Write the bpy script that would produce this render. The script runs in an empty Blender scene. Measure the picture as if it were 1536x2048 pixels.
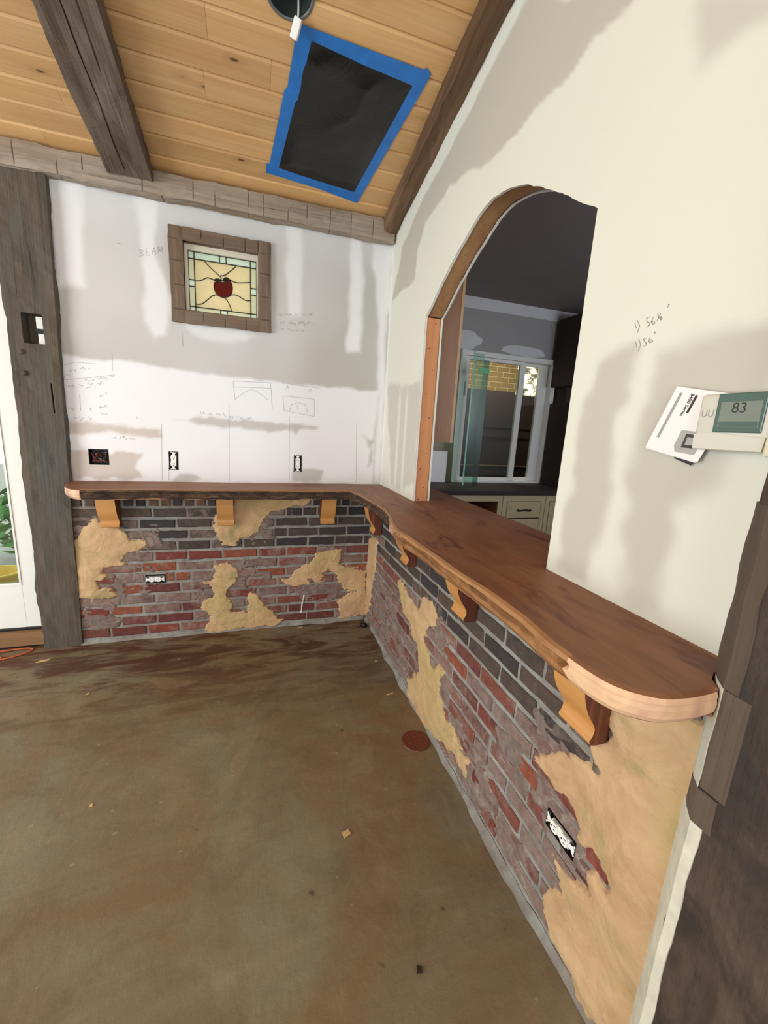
import bpy, bmesh, math, random
import numpy as np
from mathutils import Vector, Matrix

scene = bpy.context.scene
COL = scene.collection

# ---------------------------------------------------------------- camera
cam_d = bpy.data.cameras.new('camera')
cam_d.sensor_fit = 'HORIZONTAL'; cam_d.sensor_width = 36.0
cam_d.lens = 811.36 / 1536 * 36.0
cam_d.clip_start = 0.02
cam = bpy.data.objects.new('camera', cam_d); COL.objects.link(cam)
_r = Vector((0.953732, -0.295644, 0.054679)); _u = Vector((0.008824, 0.209310, 0.977810)); _f = Vector((0.300529, 0.932086, -0.202234))
cam.matrix_world = Matrix(((_r.x, _u.x, -_f.x, -0.806), (_r.y, _u.y, -_f.y, -2.818), (_r.z, _u.z, -_f.z, 1.46), (0, 0, 0, 1)))
scene.camera = cam

# ---------------------------------------------------------------- sky
world = bpy.data.worlds.new('overcast_sky'); scene.world = world; world.use_nodes = True
wb = world.node_tree.nodes['Background']
wb.inputs['Color'].default_value = (0.93, 0.97, 1.0, 1); wb.inputs['Strength'].default_value = 2.0

# ---------------------------------------------------------------- daylight by the glazed openings of the room; added fills in kitchen and den
def area(name, loc, direction, sx, sy, power, color):
    l = bpy.data.lights.new(name, 'AREA'); l.shape = 'RECTANGLE'; l.size = sx; l.size_y = sy
    l.energy = power; l.color = color
    o = bpy.data.objects.new(name, l); COL.objects.link(o); o.location = loc
    o.rotation_euler = Vector(direction).to_track_quat('-Z', 'Z').to_euler()
    return o
area('daylight_glazed_wall', (-4.45, -2.2, 1.30), (1, 0.10, 0.0), 3.2, 2.2, 112, (0.95, 1.0, 1.0))
area('daylight_rear_doors', (-1.6, -5.85, 1.35), (0.10, 1, 0.0), 2.8, 2.3, 48, (0.96, 1.0, 1.0))
area('added_kitchen_fill', (2.5, -2.9, 1.9), (-0.12, 1, 0.05), 1.0, 0.8, 44.0, (0.86, 0.90, 1.0))  # added fill inside the kitchen; no window is built there
area('added_den_fill', (2.35, 1.72, 2.62), (0.1, 0.35, -1), 0.5, 0.25, 20, (1.0, 0.88, 0.68))  # area light added to brighten the den brick and film; no fixture

scene.view_settings.view_transform = 'Standard'
scene.view_settings.look = 'None'
scene.view_settings.gamma = 1.0
scene.view_settings.use_curve_mapping = False
scene.view_settings.exposure = 0.14

# ---------------------------------------------------------------- measured outlines, metres: (x, z) on the back wall, (y, z) on the right wall
PL_BACK = [[(-1.869,0.655),(-1.807,0.769),(-1.759,0.808),(-1.73,0.821),(-1.626,0.765),(-1.56,0.687),(-1.477,0.67),(-1.474,0.62),(-1.554,0.594),(-1.603,0.582),(-1.617,0.547),(-1.593,0.553),(-1.606,0.525),(-1.665,0.528),(-1.724,0.517),(-1.739,0.468),(-1.712,0.452),(-1.73,0.432),(-1.771,0.427),(-1.758,0.369),(-1.7,0.365),(-1.65,0.317),(-1.705,0.292),(-1.799,0.292),(-1.867,0.312),(-1.88,0.42),(-1.882,0.532)],[(-0.958,0.975),(-0.414,0.977),(-0.465,0.903),(-0.568,0.888),(-0.683,0.867),(-0.74,0.829),(-0.769,0.777),(-0.79,0.724),(-0.854,0.68),(-0.909,0.674),(-0.944,0.63),(-1.005,0.64),(-1.045,0.671),(-1.069,0.746),(-1.06,0.833),(-1.013,0.876),(-0.96,0.891)],[(-1.07,0.491),(-0.994,0.51),(-0.94,0.469),(-0.934,0.422),(-0.956,0.36),(-0.998,0.332),(-1.007,0.269),(-0.98,0.235),(-0.974,0.154),(-0.875,0.129),(-0.859,0.193),(-0.858,0.29),(-0.787,0.228),(-0.743,0.167),(-0.683,0.112),(-0.668,0.043),(-0.615,0.055),(-0.683,0.019),(-0.832,0.017),(-0.934,0.016),(-1.034,0.005),(-1.118,-0.011),(-1.144,0.041),(-1.115,0.086),(-1.127,0.151),(-1.18,0.188),(-1.151,0.233),(-1.082,0.275),(-1.087,0.338),(-1.147,0.373),(-1.086,0.4)],[(-0.594,0.32),(-0.639,0.356),(-0.564,0.384),(-0.557,0.432),(-0.443,0.475),(-0.398,0.539),(-0.321,0.576),(-0.21,0.572),(-0.191,0.513),(-0.222,0.465),(-0.173,0.437),(-0.09,0.424),(-0.013,0.386),(0.004,0.041),(-0.124,0.026),(-0.208,0.025),(-0.218,0.087),(-0.228,0.158),(-0.164,0.205),(-0.082,0.234),(-0.166,0.258),(-0.217,0.312),(-0.235,0.365),(-0.301,0.427),(-0.355,0.388),(-0.33,0.337),(-0.393,0.324),(-0.433,0.368),(-0.44,0.319),(-0.533,0.308)]]
PL_RIGHT = [[(0.004,0.65),(-0.224,0.713),(-0.207,0.57),(-0.199,0.469),(-0.118,0.314),(-0.104,0.169),(-0.018,0.045),(0.046,0.027),(0.04,0.323)],[(-0.665,0.576),(-0.713,0.513),(-0.799,0.426),(-0.915,0.41),(-0.939,0.363),(-1.027,0.359),(-1.053,0.299),(-1.081,0.224),(-0.929,0.088),(-0.944,0.01),(-1.011,-0.017),(-1.098,-0.012),(-1.18,-0.013),(-1.253,0.006),(-1.33,0.036),(-1.42,0.071),(-1.494,0.095),(-1.549,0.096),(-1.603,0.084),(-1.623,0.108),(-1.612,0.126),(-1.619,0.174),(-1.562,0.162),(-1.525,0.172),(-1.501,0.201),(-1.461,0.213),(-1.395,0.201),(-1.359,0.225),(-1.321,0.254),(-1.298,0.312),(-1.326,0.392),(-1.311,0.413),(-1.26,0.392),(-1.224,0.343),(-1.185,0.356),(-1.142,0.385),(-1.096,0.425),(-1.135,0.49),(-1.153,0.521),(-1.214,0.573),(-1.216,0.62),(-1.199,0.652),(-1.118,0.642),(-1.056,0.633),(-1.024,0.594),(-1.009,0.526),(-0.935,0.538),(-0.855,0.561),(-0.752,0.585),(-0.699,0.589)],[(-2.148,0.88),(-2.42,0.96),(-2.42,0.02),(-2.299,0.031),(-2.261,0.012),(-2.224,0.008),(-2.205,0.039),(-2.151,0.029),(-2.125,0.043),(-2.097,0.068),(-2.077,0.108),(-2.075,0.138),(-2.124,0.231),(-2.105,0.251),(-2.07,0.296),(-2.096,0.297),(-2.14,0.29),(-2.165,0.299),(-2.203,0.327),(-2.195,0.368),(-2.207,0.395),(-2.246,0.396),(-2.254,0.408),(-2.228,0.433),(-2.197,0.444),(-2.164,0.428),(-2.146,0.453),(-2.131,0.494),(-2.098,0.494),(-2.057,0.487),(-2.025,0.498),(-1.994,0.499),(-1.955,0.488),(-1.958,0.511),(-1.998,0.558),(-2.061,0.609),(-2.133,0.64),(-2.17,0.659),(-2.151,0.668),(-2.146,0.706),(-2.149,0.717),(-2.187,0.758)]]
MUD_BACK = [[(-1.847,2.708),(-1.698,2.723),(-1.7,2.132),(-1.837,2.104),(-1.847,2.414)],[(-1.411,2.684),(-1.325,2.687),(-1.337,2.38),(-1.271,2.126),(-1.302,1.925),(-1.367,1.906),(-1.414,2.0),(-1.4,2.318)],[(-0.608,2.667),(-0.521,2.664),(-0.52,2.346),(-0.527,2.134),(-0.602,2.124),(-0.61,2.389)],[(-0.216,2.654),(-0.133,2.645),(-0.119,1.954),(-0.212,1.945),(-0.214,2.271)],[(-0.071,2.679),(0.083,2.683),(0.06,2.183),(0.077,1.054),(0.008,1.053),(0.021,1.72)],[(-1.188,2.005),(-1.008,1.987),(-0.773,1.985),(-0.833,1.961),(-1.066,1.929),(-1.163,1.952)],[(-1.873,1.765),(-1.582,1.756),(-1.129,1.733),(-0.456,1.708),(0.018,1.709),(0.012,1.053),(-1.889,1.049)]]
TAN_BACK = [[(-1.858,1.396),(-1.581,1.392),(-1.373,1.367),(-1.364,1.324),(-1.611,1.337),(-1.852,1.331)],[(-1.853,1.233),(-1.618,1.235),(-1.472,1.222),(-1.504,1.138),(-1.461,1.067),(-1.863,1.055)],[(-1.295,1.443),(-1.138,1.459),(-0.518,1.449),(-0.383,1.437),(-0.649,1.403),(-0.992,1.414)],[(-0.568,1.447),(-0.518,1.449),(-0.537,1.365),(-0.557,1.381)],[(-0.555,1.144),(-0.358,1.141),(-0.357,1.07),(-0.564,1.068)],[(-0.08,1.404),(0.007,1.372),(0.004,1.211),(-0.031,1.156),(-0.027,1.3)],[(-1.268,1.09),(-1.15,1.098),(-1.137,1.059),(-1.298,1.057)]]
GREY_RIGHT = [[(-1.349,2.895),(-1.862,2.487),(-1.706,2.519),(-1.599,2.488),(-1.486,2.496),(-1.383,2.487),(-1.259,2.494),(-1.109,2.522),(-0.826,2.586),(-0.718,2.572),(-0.531,2.561),(-0.445,2.447),(-0.436,2.296),(-0.029,2.295),(-0.173,2.571),(-0.506,2.691),(-0.932,2.781)],[(-2.001,2.352),(-2.012,2.372),(-2.175,2.242),(-2.182,2.208),(-2.117,2.22),(-2.063,2.218),(-2.036,2.221),(-2.018,2.266)],[(-0.023,1.737),(-0.622,1.719),(-0.668,1.165),(-0.405,1.095),(-0.22,1.101)],[(-1.891,1.659),(-1.988,1.666),(-2.0,1.463),(-1.98,1.305),(-1.984,1.06),(-1.843,1.06),(-1.851,1.356)],[(-2.058,1.664),(-2.155,1.681),(-2.292,1.683),(-2.327,1.512),(-2.262,1.397),(-2.19,1.311),(-2.207,1.061),(-2.073,1.062),(-2.042,1.38)]]
ARCH = [(-0.635,2.056),(-0.707,2.098),(-0.826,2.179),(-0.96,2.252),(-1.079,2.307),(-1.155,2.339),(-1.243,2.346),(-1.314,2.334),(-1.379,2.319),(-1.442,2.296),(-1.502,2.264),(-1.57,2.223),(-1.643,2.176),(-1.728,2.119),(-1.808,2.067)]
SG_QUAD = [(-1.176,2.414),(-0.793,2.42),(-0.791,2.088),(-1.176,2.086)]
SG_OPEN = [(-1.195,2.445),(-0.786,2.45),(-0.779,2.081),(-1.195,2.076)]
SG_OUT = [(-1.266,2.517),(-0.715,2.515),(-0.701,2.012),(-1.267,2.005)]
SG_INNER = [(-1.143,2.377),(-0.827,2.378),(-0.827,2.112),(-1.144,2.11)]
SG_LINES = [[(-1.086,2.371),(-1.044,2.335),(-1.002,2.304),(-0.996,2.287)],[(-0.911,2.372),(-0.949,2.337),(-0.972,2.317),(-0.999,2.308)],[(-1.143,2.258),(-1.109,2.266),(-1.073,2.287),(-1.039,2.28)],[(-0.945,2.292),(-0.903,2.283),(-0.827,2.296)],[(-1.141,2.131),(-1.105,2.138),(-1.049,2.189),(-1.021,2.198)],[(-0.942,2.209),(-0.909,2.213),(-0.858,2.19),(-0.827,2.192)],[(-0.982,2.192),(-0.957,2.163),(-0.937,2.11)]]
SG_APPLE = [(-1.035,2.265),(-1.01,2.273),(-0.987,2.273),(-0.959,2.283),(-0.941,2.282),(-0.932,2.253),(-0.937,2.221),(-0.952,2.2),(-0.984,2.189),(-1.012,2.194),(-1.032,2.216),(-1.039,2.242)]
SG_LEAVES = [[(-1.041,2.28),(-1.019,2.29),(-0.998,2.287),(-0.994,2.281),(-1.024,2.271)],[(-0.989,2.281),(-0.982,2.296),(-0.966,2.305),(-0.95,2.298),(-0.941,2.289),(-0.968,2.281)]]
PENCIL_BACK = [[(-0.938,1.699),(-0.709,1.707),(-0.699,1.539)],[(-0.938,1.699),(-0.928,1.585)],[(-0.936,1.664),(-0.712,1.673)],[(-0.928,1.588),(-0.875,1.632),(-0.826,1.659),(-0.778,1.635),(-0.728,1.6)],[(-0.631,1.631),(-0.425,1.625),(-0.423,1.512),(-0.623,1.537),(-0.631,1.631)],[(-0.589,1.539),(-0.575,1.577),(-0.533,1.599),(-0.485,1.583),(-0.469,1.535)],[(-0.634,1.728),(-0.632,1.713),(-0.396,1.698),(-0.397,1.73)],[(-0.612,1.676),(-0.602,1.699),(-0.593,1.675)],[(-0.464,1.669),(-0.454,1.693),(-0.441,1.668)],[(-0.538,1.58),(-0.533,1.543)],[(-1.357,1.408),(-1.371,1.061)],[(-1.329,1.142),(-1.332,1.062)],[(-0.966,1.543),(-0.973,1.06)],[(-0.589,1.495),(-0.586,1.057)],[(-0.127,1.491),(-0.113,1.063)],[(-1.594,1.795),(-1.599,1.701)],[(-1.219,1.95),(-1.218,1.876)],[(-1.831,1.71),(-1.781,1.73),(-1.681,1.731)],[(-1.839,1.629),(-1.709,1.653),(-1.587,1.68)],[(-1.773,1.553),(-1.775,1.463)],[(-1.843,1.635),(-1.83,1.661),(-1.809,1.653)],[(-1.729,1.479),(-1.72,1.486),(-1.729,1.472),(-1.719,1.466)],[(-1.49,1.448),(-1.488,1.434)]]
SCRIBBLE_BACK = [[(-1.818,1.674),(-1.711,1.707)],[(-1.739,1.634),(-1.594,1.669)],[(-1.836,1.592),(-1.637,1.627)],[(-1.737,1.591),(-1.685,1.604)],[(-1.677,1.553),(-1.63,1.563)],[(-1.836,1.465),(-1.808,1.47)],[(-1.682,1.488),(-1.635,1.501)],[(-1.824,1.415),(-1.704,1.422)],[(-1.135,1.49),(-0.793,1.475)],[(-1.636,1.319),(-1.504,1.315)],[(-1.673,1.45),(-1.615,1.457)],[(-1.419,2.346),(-1.296,2.377)],[(-0.663,2.122),(-0.425,2.159)],[(-0.651,2.079),(-0.43,2.097)],[(-0.651,2.041),(-0.494,2.047)],[(-1.529,2.383),(-1.505,2.382)]]
PENCIL_RIGHT = [[(-1.989,1.741),(-1.996,1.728)],[(-1.995,1.746),(-2.004,1.732),(-2.001,1.717)],[(-2.028,1.746),(-2.02,1.745),(-2.022,1.737),(-2.03,1.733),(-2.03,1.727),(-2.023,1.725)],[(-2.038,1.744),(-2.034,1.735),(-2.039,1.728),(-2.044,1.729),(-2.041,1.734),(-2.035,1.733)],[(-2.047,1.749),(-2.052,1.738)],[(-2.055,1.748),(-2.049,1.734)],[(-2.058,1.741),(-2.055,1.739),(-2.061,1.735),(-2.058,1.733),(-2.055,1.737),(-2.06,1.739)],[(-2.0,1.697),(-2.006,1.683)],[(-2.008,1.702),(-2.016,1.687),(-2.012,1.673)],[(-2.028,1.7),(-2.021,1.699),(-2.026,1.692),(-2.031,1.688),(-2.03,1.683),(-2.026,1.682)],[(-2.038,1.699),(-2.036,1.691),(-2.041,1.687),(-2.047,1.69),(-2.042,1.694),(-2.038,1.691)],[(-2.048,1.71),(-2.047,1.707)],[(-2.05,1.709),(-2.049,1.706)],[(-2.068,1.764),(-2.072,1.761),(-2.069,1.757)]]

# ---------------------------------------------------------------- helpers
rng = random.Random(7)
def lin(r, g, b):
    f = lambda c: (c / 255 / 12.92) if c <= 10.3 else ((c / 255 + 0.055) / 1.055) ** 2.4
    return (f(r), f(g), f(b), 1.0)

def link(o, parent=None):
    COL.objects.link(o)
    if parent is not None: o.parent = parent
    return o
def tag(o, label, cat, group=None):
    o['label'] = label; o['category'] = cat
    if group: o['group'] = group
    return o
def struct(o, label=None):
    o['kind'] = 'structure'
    if label: o['label'] = label
    return o
def empty(name, loc=(0, 0, 0), rot=(0, 0, 0), parent=None):
    o = bpy.data.objects.new(name, None); o.empty_display_size = 0.05
    o.location = loc; o.rotation_euler = rot
    return link(o, parent)
def mesh_obj(name, verts, faces, mats, parent=None, smooth=False, loc=None, rot=None, midx=None):
    me = bpy.data.meshes.new(name)
    me.from_pydata([tuple(map(float, v)) for v in verts], [], [tuple(int(i) for i in f) for f in faces])
    if not isinstance(mats, (list, tuple)): mats = [mats]
    for m in mats: me.materials.append(m)
    if midx is not None: me.polygons.foreach_set('material_index', list(midx))
    if smooth: me.polygons.foreach_set('use_smooth', [True] * len(me.polygons))
    me.validate(); me.update()
    o = bpy.data.objects.new(name, me)
    if loc is not None: o.location = loc
    if rot is not None: o.rotation_euler = rot
    return link(o, parent)
class MB:
    """collects boxes, prisms, tubes into one mesh"""
    def __init__(s): s.v = []; s.f = []; s.m = []
    def add(s, verts, faces, m=0):
        n = len(s.v); s.v += [tuple(v) for v in verts]; s.f += [tuple(i + n for i in f) for f in faces]; s.m += [m] * len(faces); return s
    def box(s, x0, x1, y0, y1, z0, z1, m=0, bev=0.0):
        if bev > 0:
            bm = bmesh.new(); bmesh.ops.create_cube(bm, size=1)
            for v in bm.verts: v.co = Vector(((x0 + x1) / 2 + v.co.x * (x1 - x0), (y0 + y1) / 2 + v.co.y * (y1 - y0), (z0 + z1) / 2 + v.co.z * (z1 - z0)))
            bmesh.ops.bevel(bm, geom=bm.edges[:], offset=bev, segments=2, affect='EDGES', profile=0.6)
            bm.verts.ensure_lookup_table(); bm.verts.index_update()
            s.add([v.co[:] for v in bm.verts], [[v.index for v in f.verts] for f in bm.faces], m); bm.free(); return s
        v = [(x, y, z) for x in (x0, x1) for y in (y0, y1) for z in (z0, z1)]
        return s.add(v, [(0, 1, 3, 2), (4, 6, 7, 5), (0, 4, 5, 1), (2, 3, 7, 6), (0, 2, 6, 4), (1, 5, 7, 3)], m)
    def prism(s, poly, axis, lo, hi, m=0, mside=None):
        """poly of 2d points extruded along axis between lo and hi"""
        def put(p, t):
            if axis == 'x': return (t, p[0], p[1])
            if axis == 'y': return (p[0], t, p[1])
            return (p[0], p[1], t)
        n = len(poly); v = [put(p, lo) for p in poly] + [put(p, hi) for p in poly]
        s.add(v, [tuple(range(n))[::-1], tuple(range(n, 2 * n))], m)
        k = len(s.v) - 2 * n
        ms = m if mside is None else mside
        for i in range(n):
            j = (i + 1) % n; s.f.append((k + i, k + j, k + n + j, k + n + i)); s.m.append(ms)
        return s
    def tube(s, pts, r, seg=8, m=0, cap=True):
        pts = [Vector(p) for p in pts]; rings = []
        rr = r if isinstance(r, (list, tuple)) else [r] * len(pts)
        for i, p in enumerate(pts):
            d = (pts[min(i + 1, len(pts) - 1)] - pts[max(i - 1, 0)]).normalized()
            a = d.cross(Vector((0, 0, 1)))
            if a.length < 1e-3: a = d.cross(Vector((1, 0, 0)))
            a.normalize(); b = d.cross(a)
            rings.append([p + (a * math.cos(2 * math.pi * k / seg) + b * math.sin(2 * math.pi * k / seg)) * rr[i] for k in range(seg)])
        v = [q for g in rings for q in g]; f = []
        for i in range(len(pts) - 1):
            for k in range(seg):
                f.append((i * seg + k, i * seg + (k + 1) % seg, (i + 1) * seg + (k + 1) % seg, (i + 1) * seg + k))
        if cap: f += [tuple(range(seg))[::-1], tuple(range((len(pts) - 1) * seg, len(pts) * seg))]
        return s.add(v, f, m)
    def lathe(s, prof, seg=32, m=0, c=(0, 0, 0), axis='z'):
        v = []; f = []
        for r, h in prof:
            for k in range(seg):
                t = 2 * math.pi * k / seg; x, y = r * math.cos(t), r * math.sin(t)
                v.append((c[0] + x, c[1] + y, c[2] + h) if axis == 'z' else (c[0] + x, c[1] + h, c[2] + y))
        for i in range(len(prof) - 1):
            for k in range(seg): f.append((i * seg + k, i * seg + (k + 1) % seg, (i + 1) * seg + (k + 1) % seg, (i + 1) * seg + k))
        return s.add(v, f, m)
    def build(s, name, mats, parent=None, smooth=False, loc=None, rot=None):
        return mesh_obj(name, s.v, s.f, mats, parent, smooth, loc, rot, s.m)

def hash2(ix, iy, seed):
    h = (ix.astype(np.int64) * 374761393 + iy.astype(np.int64) * 668265263 + seed * 2246822519) & 0xffffffff
    h = ((h ^ (h >> 13)) * 1274126177) & 0xffffffff
    return ((h ^ (h >> 16)) & 0xffff) / 65535.0
def vnoise(x, y, seed=0):
    x = np.asarray(x, float); y = np.asarray(y, float)
    ix, iy = np.floor(x), np.floor(y); fx, fy = x - ix, y - iy
    fx = fx * fx * (3 - 2 * fx); fy = fy * fy * (3 - 2 * fy)
    a = hash2(ix, iy, seed); b = hash2(ix + 1, iy, seed); c = hash2(ix, iy + 1, seed); d = hash2(ix + 1, iy + 1, seed)
    return (a + (b - a) * fx) * (1 - fy) + (c + (d - c) * fx) * fy
def fbm(x, y, seed=0, octv=4):
    """about -1..1"""
    t = 0; amp = 1; n = 0
    for i in range(octv):
        t = t + amp * (vnoise(np.asarray(x) * 2 ** i, np.asarray(y) * 2 ** i, seed + 17 * i) * 2 - 1); n += amp; amp *= 0.5
    return t / n * 1.5
def poly_sdf(px, py, poly):
    """positive inside"""
    px = np.asarray(px, float); py = np.asarray(py, float)
    d = np.full(px.shape, 1e9); ins = np.zeros(px.shape, bool); n = len(poly)
    for i in range(n):
        ax, ay = poly[i]; bx, by = poly[(i + 1) % n]
        ex, ey = bx - ax, by - ay; L = ex * ex + ey * ey + 1e-12
        t = np.clip(((px - ax) * ex + (py - ay) * ey) / L, 0, 1)
        d = np.minimum(d, np.hypot(px - ax - t * ex, py - ay - t * ey))
        c = ((ay > py) != (by > py)) & (px < ex * (py - ay) / (ey if abs(ey) > 1e-12 else 1e-12) + ax)
        ins ^= c
    return np.where(ins, d, -d)
def sstep(e0, e1, x):
    t = np.clip((x - e0) / (e1 - e0), 0, 1); return t * t * (3 - 2 * t)

# ---------------------------------------------------------------- materials
class NT:
    def __init__(s, name):
        s.m = bpy.data.materials.new(name); s.m.use_nodes = True; s.t = s.m.node_tree
        s.b = s.t.nodes['Principled BSDF']; s.out = s.t.nodes['Material Output']
    def n(s, typ, **kw):
        nd = s.t.nodes.new(typ)
        for k, v in kw.items():
            if k.startswith('i_'):
                key = k[2:]; key = int(key) if key.isdigit() else key.replace('_', ' ')
                s.set(nd.inputs[key], v)
            else: setattr(nd, k, v)
        return nd
    def set(s, inp, v):
        if isinstance(v, bpy.types.NodeSocket): s.t.links.new(v, inp)
        else: inp.default_value = v
    def coord(s, which='Object', scale=(1, 1, 1), rnd=False, loc=(0, 0, 0)):
        c = s.n('ShaderNodeTexCoord').outputs[which]
        if rnd:
            oi = s.n('ShaderNodeObjectInfo'); ml = s.n('ShaderNodeVectorMath', operation='SCALE'); 
            ml.inputs[0].default_value = (37.1, 19.7, 53.3); s.t.links.new(oi.outputs['Random'], ml.inputs['Scale'])
            ad = s.n('ShaderNodeVectorMath', operation='ADD'); s.t.links.new(c, ad.inputs[0]); s.t.links.new(ml.outputs[0], ad.inputs[1]); c = ad.outputs[0]
        mp = s.n('ShaderNodeMapping'); mp.inputs['Scale'].default_value = scale; mp.inputs['Location'].default_value = loc
        s.t.links.new(c, mp.inputs['Vector']); return mp.outputs[0]
    def pos(s, scale=(1, 1, 1)):
        g = s.n('ShaderNodeNewGeometry').outputs['Position']
        mp = s.n('ShaderNodeMapping'); mp.inputs['Scale'].default_value = scale
        s.t.links.new(g, mp.inputs['Vector']); return mp.outputs[0]
    def noise(s, vec, scale, detail=4, rough=0.55, dist=0.0):
        nd = s.n('ShaderNodeTexNoise'); s.t.links.new(vec, nd.inputs['Vector'])
        nd.inputs['Scale'].default_value = scale; nd.inputs['Detail'].default_value = detail
        nd.inputs['Roughness'].default_value = rough; nd.inputs['Distortion'].default_value = dist
        return nd.outputs['Fac']
    def ramp(s, fac, stops, interp='LINEAR'):
        r = s.n('ShaderNodeValToRGB'); s.t.links.new(fac, r.inputs['Fac']); cr = r.color_ramp; cr.interpolation = interp
        while len(cr.elements) < len(stops): cr.elements.new(0.5)
        for e, (p, c) in zip(cr.elements, stops):
            e.position = p; e.color = c if len(c) == 4 else (*c, 1)
        return r.outputs['Color']
    def gray(s, fac, lo, hi):
        return s.ramp(fac, [(lo, (0, 0, 0, 1)), (hi, (1, 1, 1, 1))])
    def mix(s, fac, a, b, mode='MIX'):
        m = s.n('ShaderNodeMix', data_type='RGBA', blend_type=mode)
        s.set(m.inputs[0], fac); s.set(m.inputs[6], a); s.set(m.inputs[7], b); return m.outputs[2]
    def math(s, op, a, b=0.0):
        m = s.n('ShaderNodeMath', operation=op); s.set(m.inputs[0], a); s.set(m.inputs[1], b); return m.outputs[0]
    def base(s, c): s.set(s.b.inputs['Base Color'], c); return s
    def rough(s, v): s.set(s.b.inputs['Roughness'], v); return s
    def bump(s, h, strength=0.3, dist=0.01):
        bp = s.n('ShaderNodeBump'); bp.inputs['Strength'].default_value = strength; bp.inputs['Distance'].default_value = dist
        s.t.links.new(h, bp.inputs['Height']); s.t.links.new(bp.outputs[0], s.b.inputs['Normal']); return s
def sc(c, k): return (c[0] * k, c[1] * k, c[2] * k, 1)
def plain(name, c, rough=0.6, var=0.08, scale=30, bump=0.0, metallic=0.0):
    t = NT(name); v = t.coord('Object'); f = t.noise(v, scale, 3)
    t.base(t.mix(f, sc(c, 1 - var), sc(c, 1 + var))).rough(rough)
    t.b.inputs['Metallic'].default_value = metallic
    if bump: t.bump(f, bump, 0.003)
    return t.m
def wood(name, ca, cb, dark, axis='x', rough=0.6, grain=1.0, crack=0.0, knots=0.0, bump=0.25, rnd=True, grey=None):
    """streaky wood with its grain along the given object axis"""
    t = NT(name); i = 'xyz'.index(axis)
    def sv(l, c): v = [c, c, c]; v[i] = l; return tuple(v)
    v1 = t.coord('Object', sv(0.9, 9), rnd); v2 = t.coord('Object', sv(2.5, 90), rnd); v3 = t.coord('Object', sv(1.2, 26), rnd)
    n1 = t.noise(v1, 1.0, 4, 0.6, 0.6); n2 = t.noise(v2, 1.0, 3, 0.6); n3 = t.noise(v3, 1.0, 5, 0.65, 0.4)
    col = t.mix(t.gray(n1, 0.3, 0.7), ca, cb)
    if grey is not None:
        g = t.noise(t.coord('Object', sv(1.5, 4), rnd), 1.0, 3); col = t.mix(t.gray(g, 0.42, 0.66), col, grey)
    col = t.mix(t.math('MULTIPLY', t.gray(n2, 0.35, 0.75), 0.35 * grain), col, dark)
    h = n2
    if crack > 0:
        cr = t.gray(n3, 0.36, 0.30 + 0.0) if False else t.ramp(n3, [(0.26, (1, 1, 1, 1)), (0.36, (0, 0, 0, 1))])
        col = t.mix(t.math('MULTIPLY', cr, crack), col, sc(dark, 0.35))
        h = t.math('SUBTRACT', n2, t.math('MULTIPLY', cr, 0.8))
    if knots > 0:
        vo = t.n('ShaderNodeTexVoronoi', feature='F1'); t.t.links.new(t.coord('Object', (4.2, 11.0, 3.0) if axis == 'x' else sv(2.6, 7.5), rnd), vo.inputs['Vector']); vo.inputs['Scale'].default_value = 1.0
        k = t.ramp(vo.outputs['Distance'], [(0.06, (1, 1, 1, 1)), (0.10, (0, 0, 0, 1))])
        k2 = t.ramp(vo.outputs['Distance'], [(0.05, (1, 1, 1, 1)), (0.28, (0, 0, 0, 1))])
        col = t.mix(t.math('MULTIPLY', k2, 0.35 * knots), col, sc(dark, 0.9)); col = t.mix(t.math('MULTIPLY', k, knots), col, sc(dark, 0.25))
    if rnd:
        oi = t.n('ShaderNodeObjectInfo'); mr = t.n('ShaderNodeMapRange'); t.t.links.new(oi.outputs['Random'], mr.inputs[0]); mr.inputs[3].default_value = 0.86; mr.inputs[4].default_value = 1.06
        hs = t.n('ShaderNodeHueSaturation'); t.t.links.new(mr.outputs[0], hs.inputs['Value']); t.t.links.new(col, hs.inputs['Color']); col = hs.outputs[0]
    t.base(col).rough(rough).bump(h, bump, 0.004)
    return t.m
MAT = {}
MAT['pine'] = wood('pine_boards', lin(222, 182, 130), lin(208, 162, 106), lin(158, 104, 58), 'x', 0.5, 0.7, 0, 0.9, 0.1)
MAT['beam'] = wood('weathered_timber_brown', lin(104, 84, 68), lin(78, 62, 50), lin(36, 27, 20), 'x', 0.85, 1.2, 0.9, 0, 0.9, True, lin(124, 108, 96))
MAT['crown'] = wood('weathered_timber_pale', lin(166, 148, 130), lin(140, 122, 104), lin(66, 52, 40), 'x', 0.9, 1.0, 0.7, 0, 0.9, True, lin(172, 160, 146))
MAT['rafter'] = wood('brown_rafter', lin(116, 86, 56), lin(90, 64, 42), lin(46, 31, 20), 'x', 0.8, 1.0, 0.6, 0, 0.8, True, lin(138, 108, 80))
MAT['post'] = wood('grey_post', lin(100, 88, 74), lin(80, 70, 60), lin(36, 31, 25), 'x', 0.9, 1.0, 0.8, 0, 0.9, True, lin(84, 82, 76))
MAT['post_r'] = wood('dark_brown_post', lin(74, 58, 46), lin(54, 42, 34), lin(28, 21, 16), 'x', 0.7, 0.7, 0.4, 0, 0.8, True, lin(40, 33, 28))
MAT['post_edge'] = wood('worn_post_edge', lin(104, 88, 74), lin(82, 68, 56), lin(42, 33, 26), 'z', 0.85, 0.9, 0.5, 0, 0.7)
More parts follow.
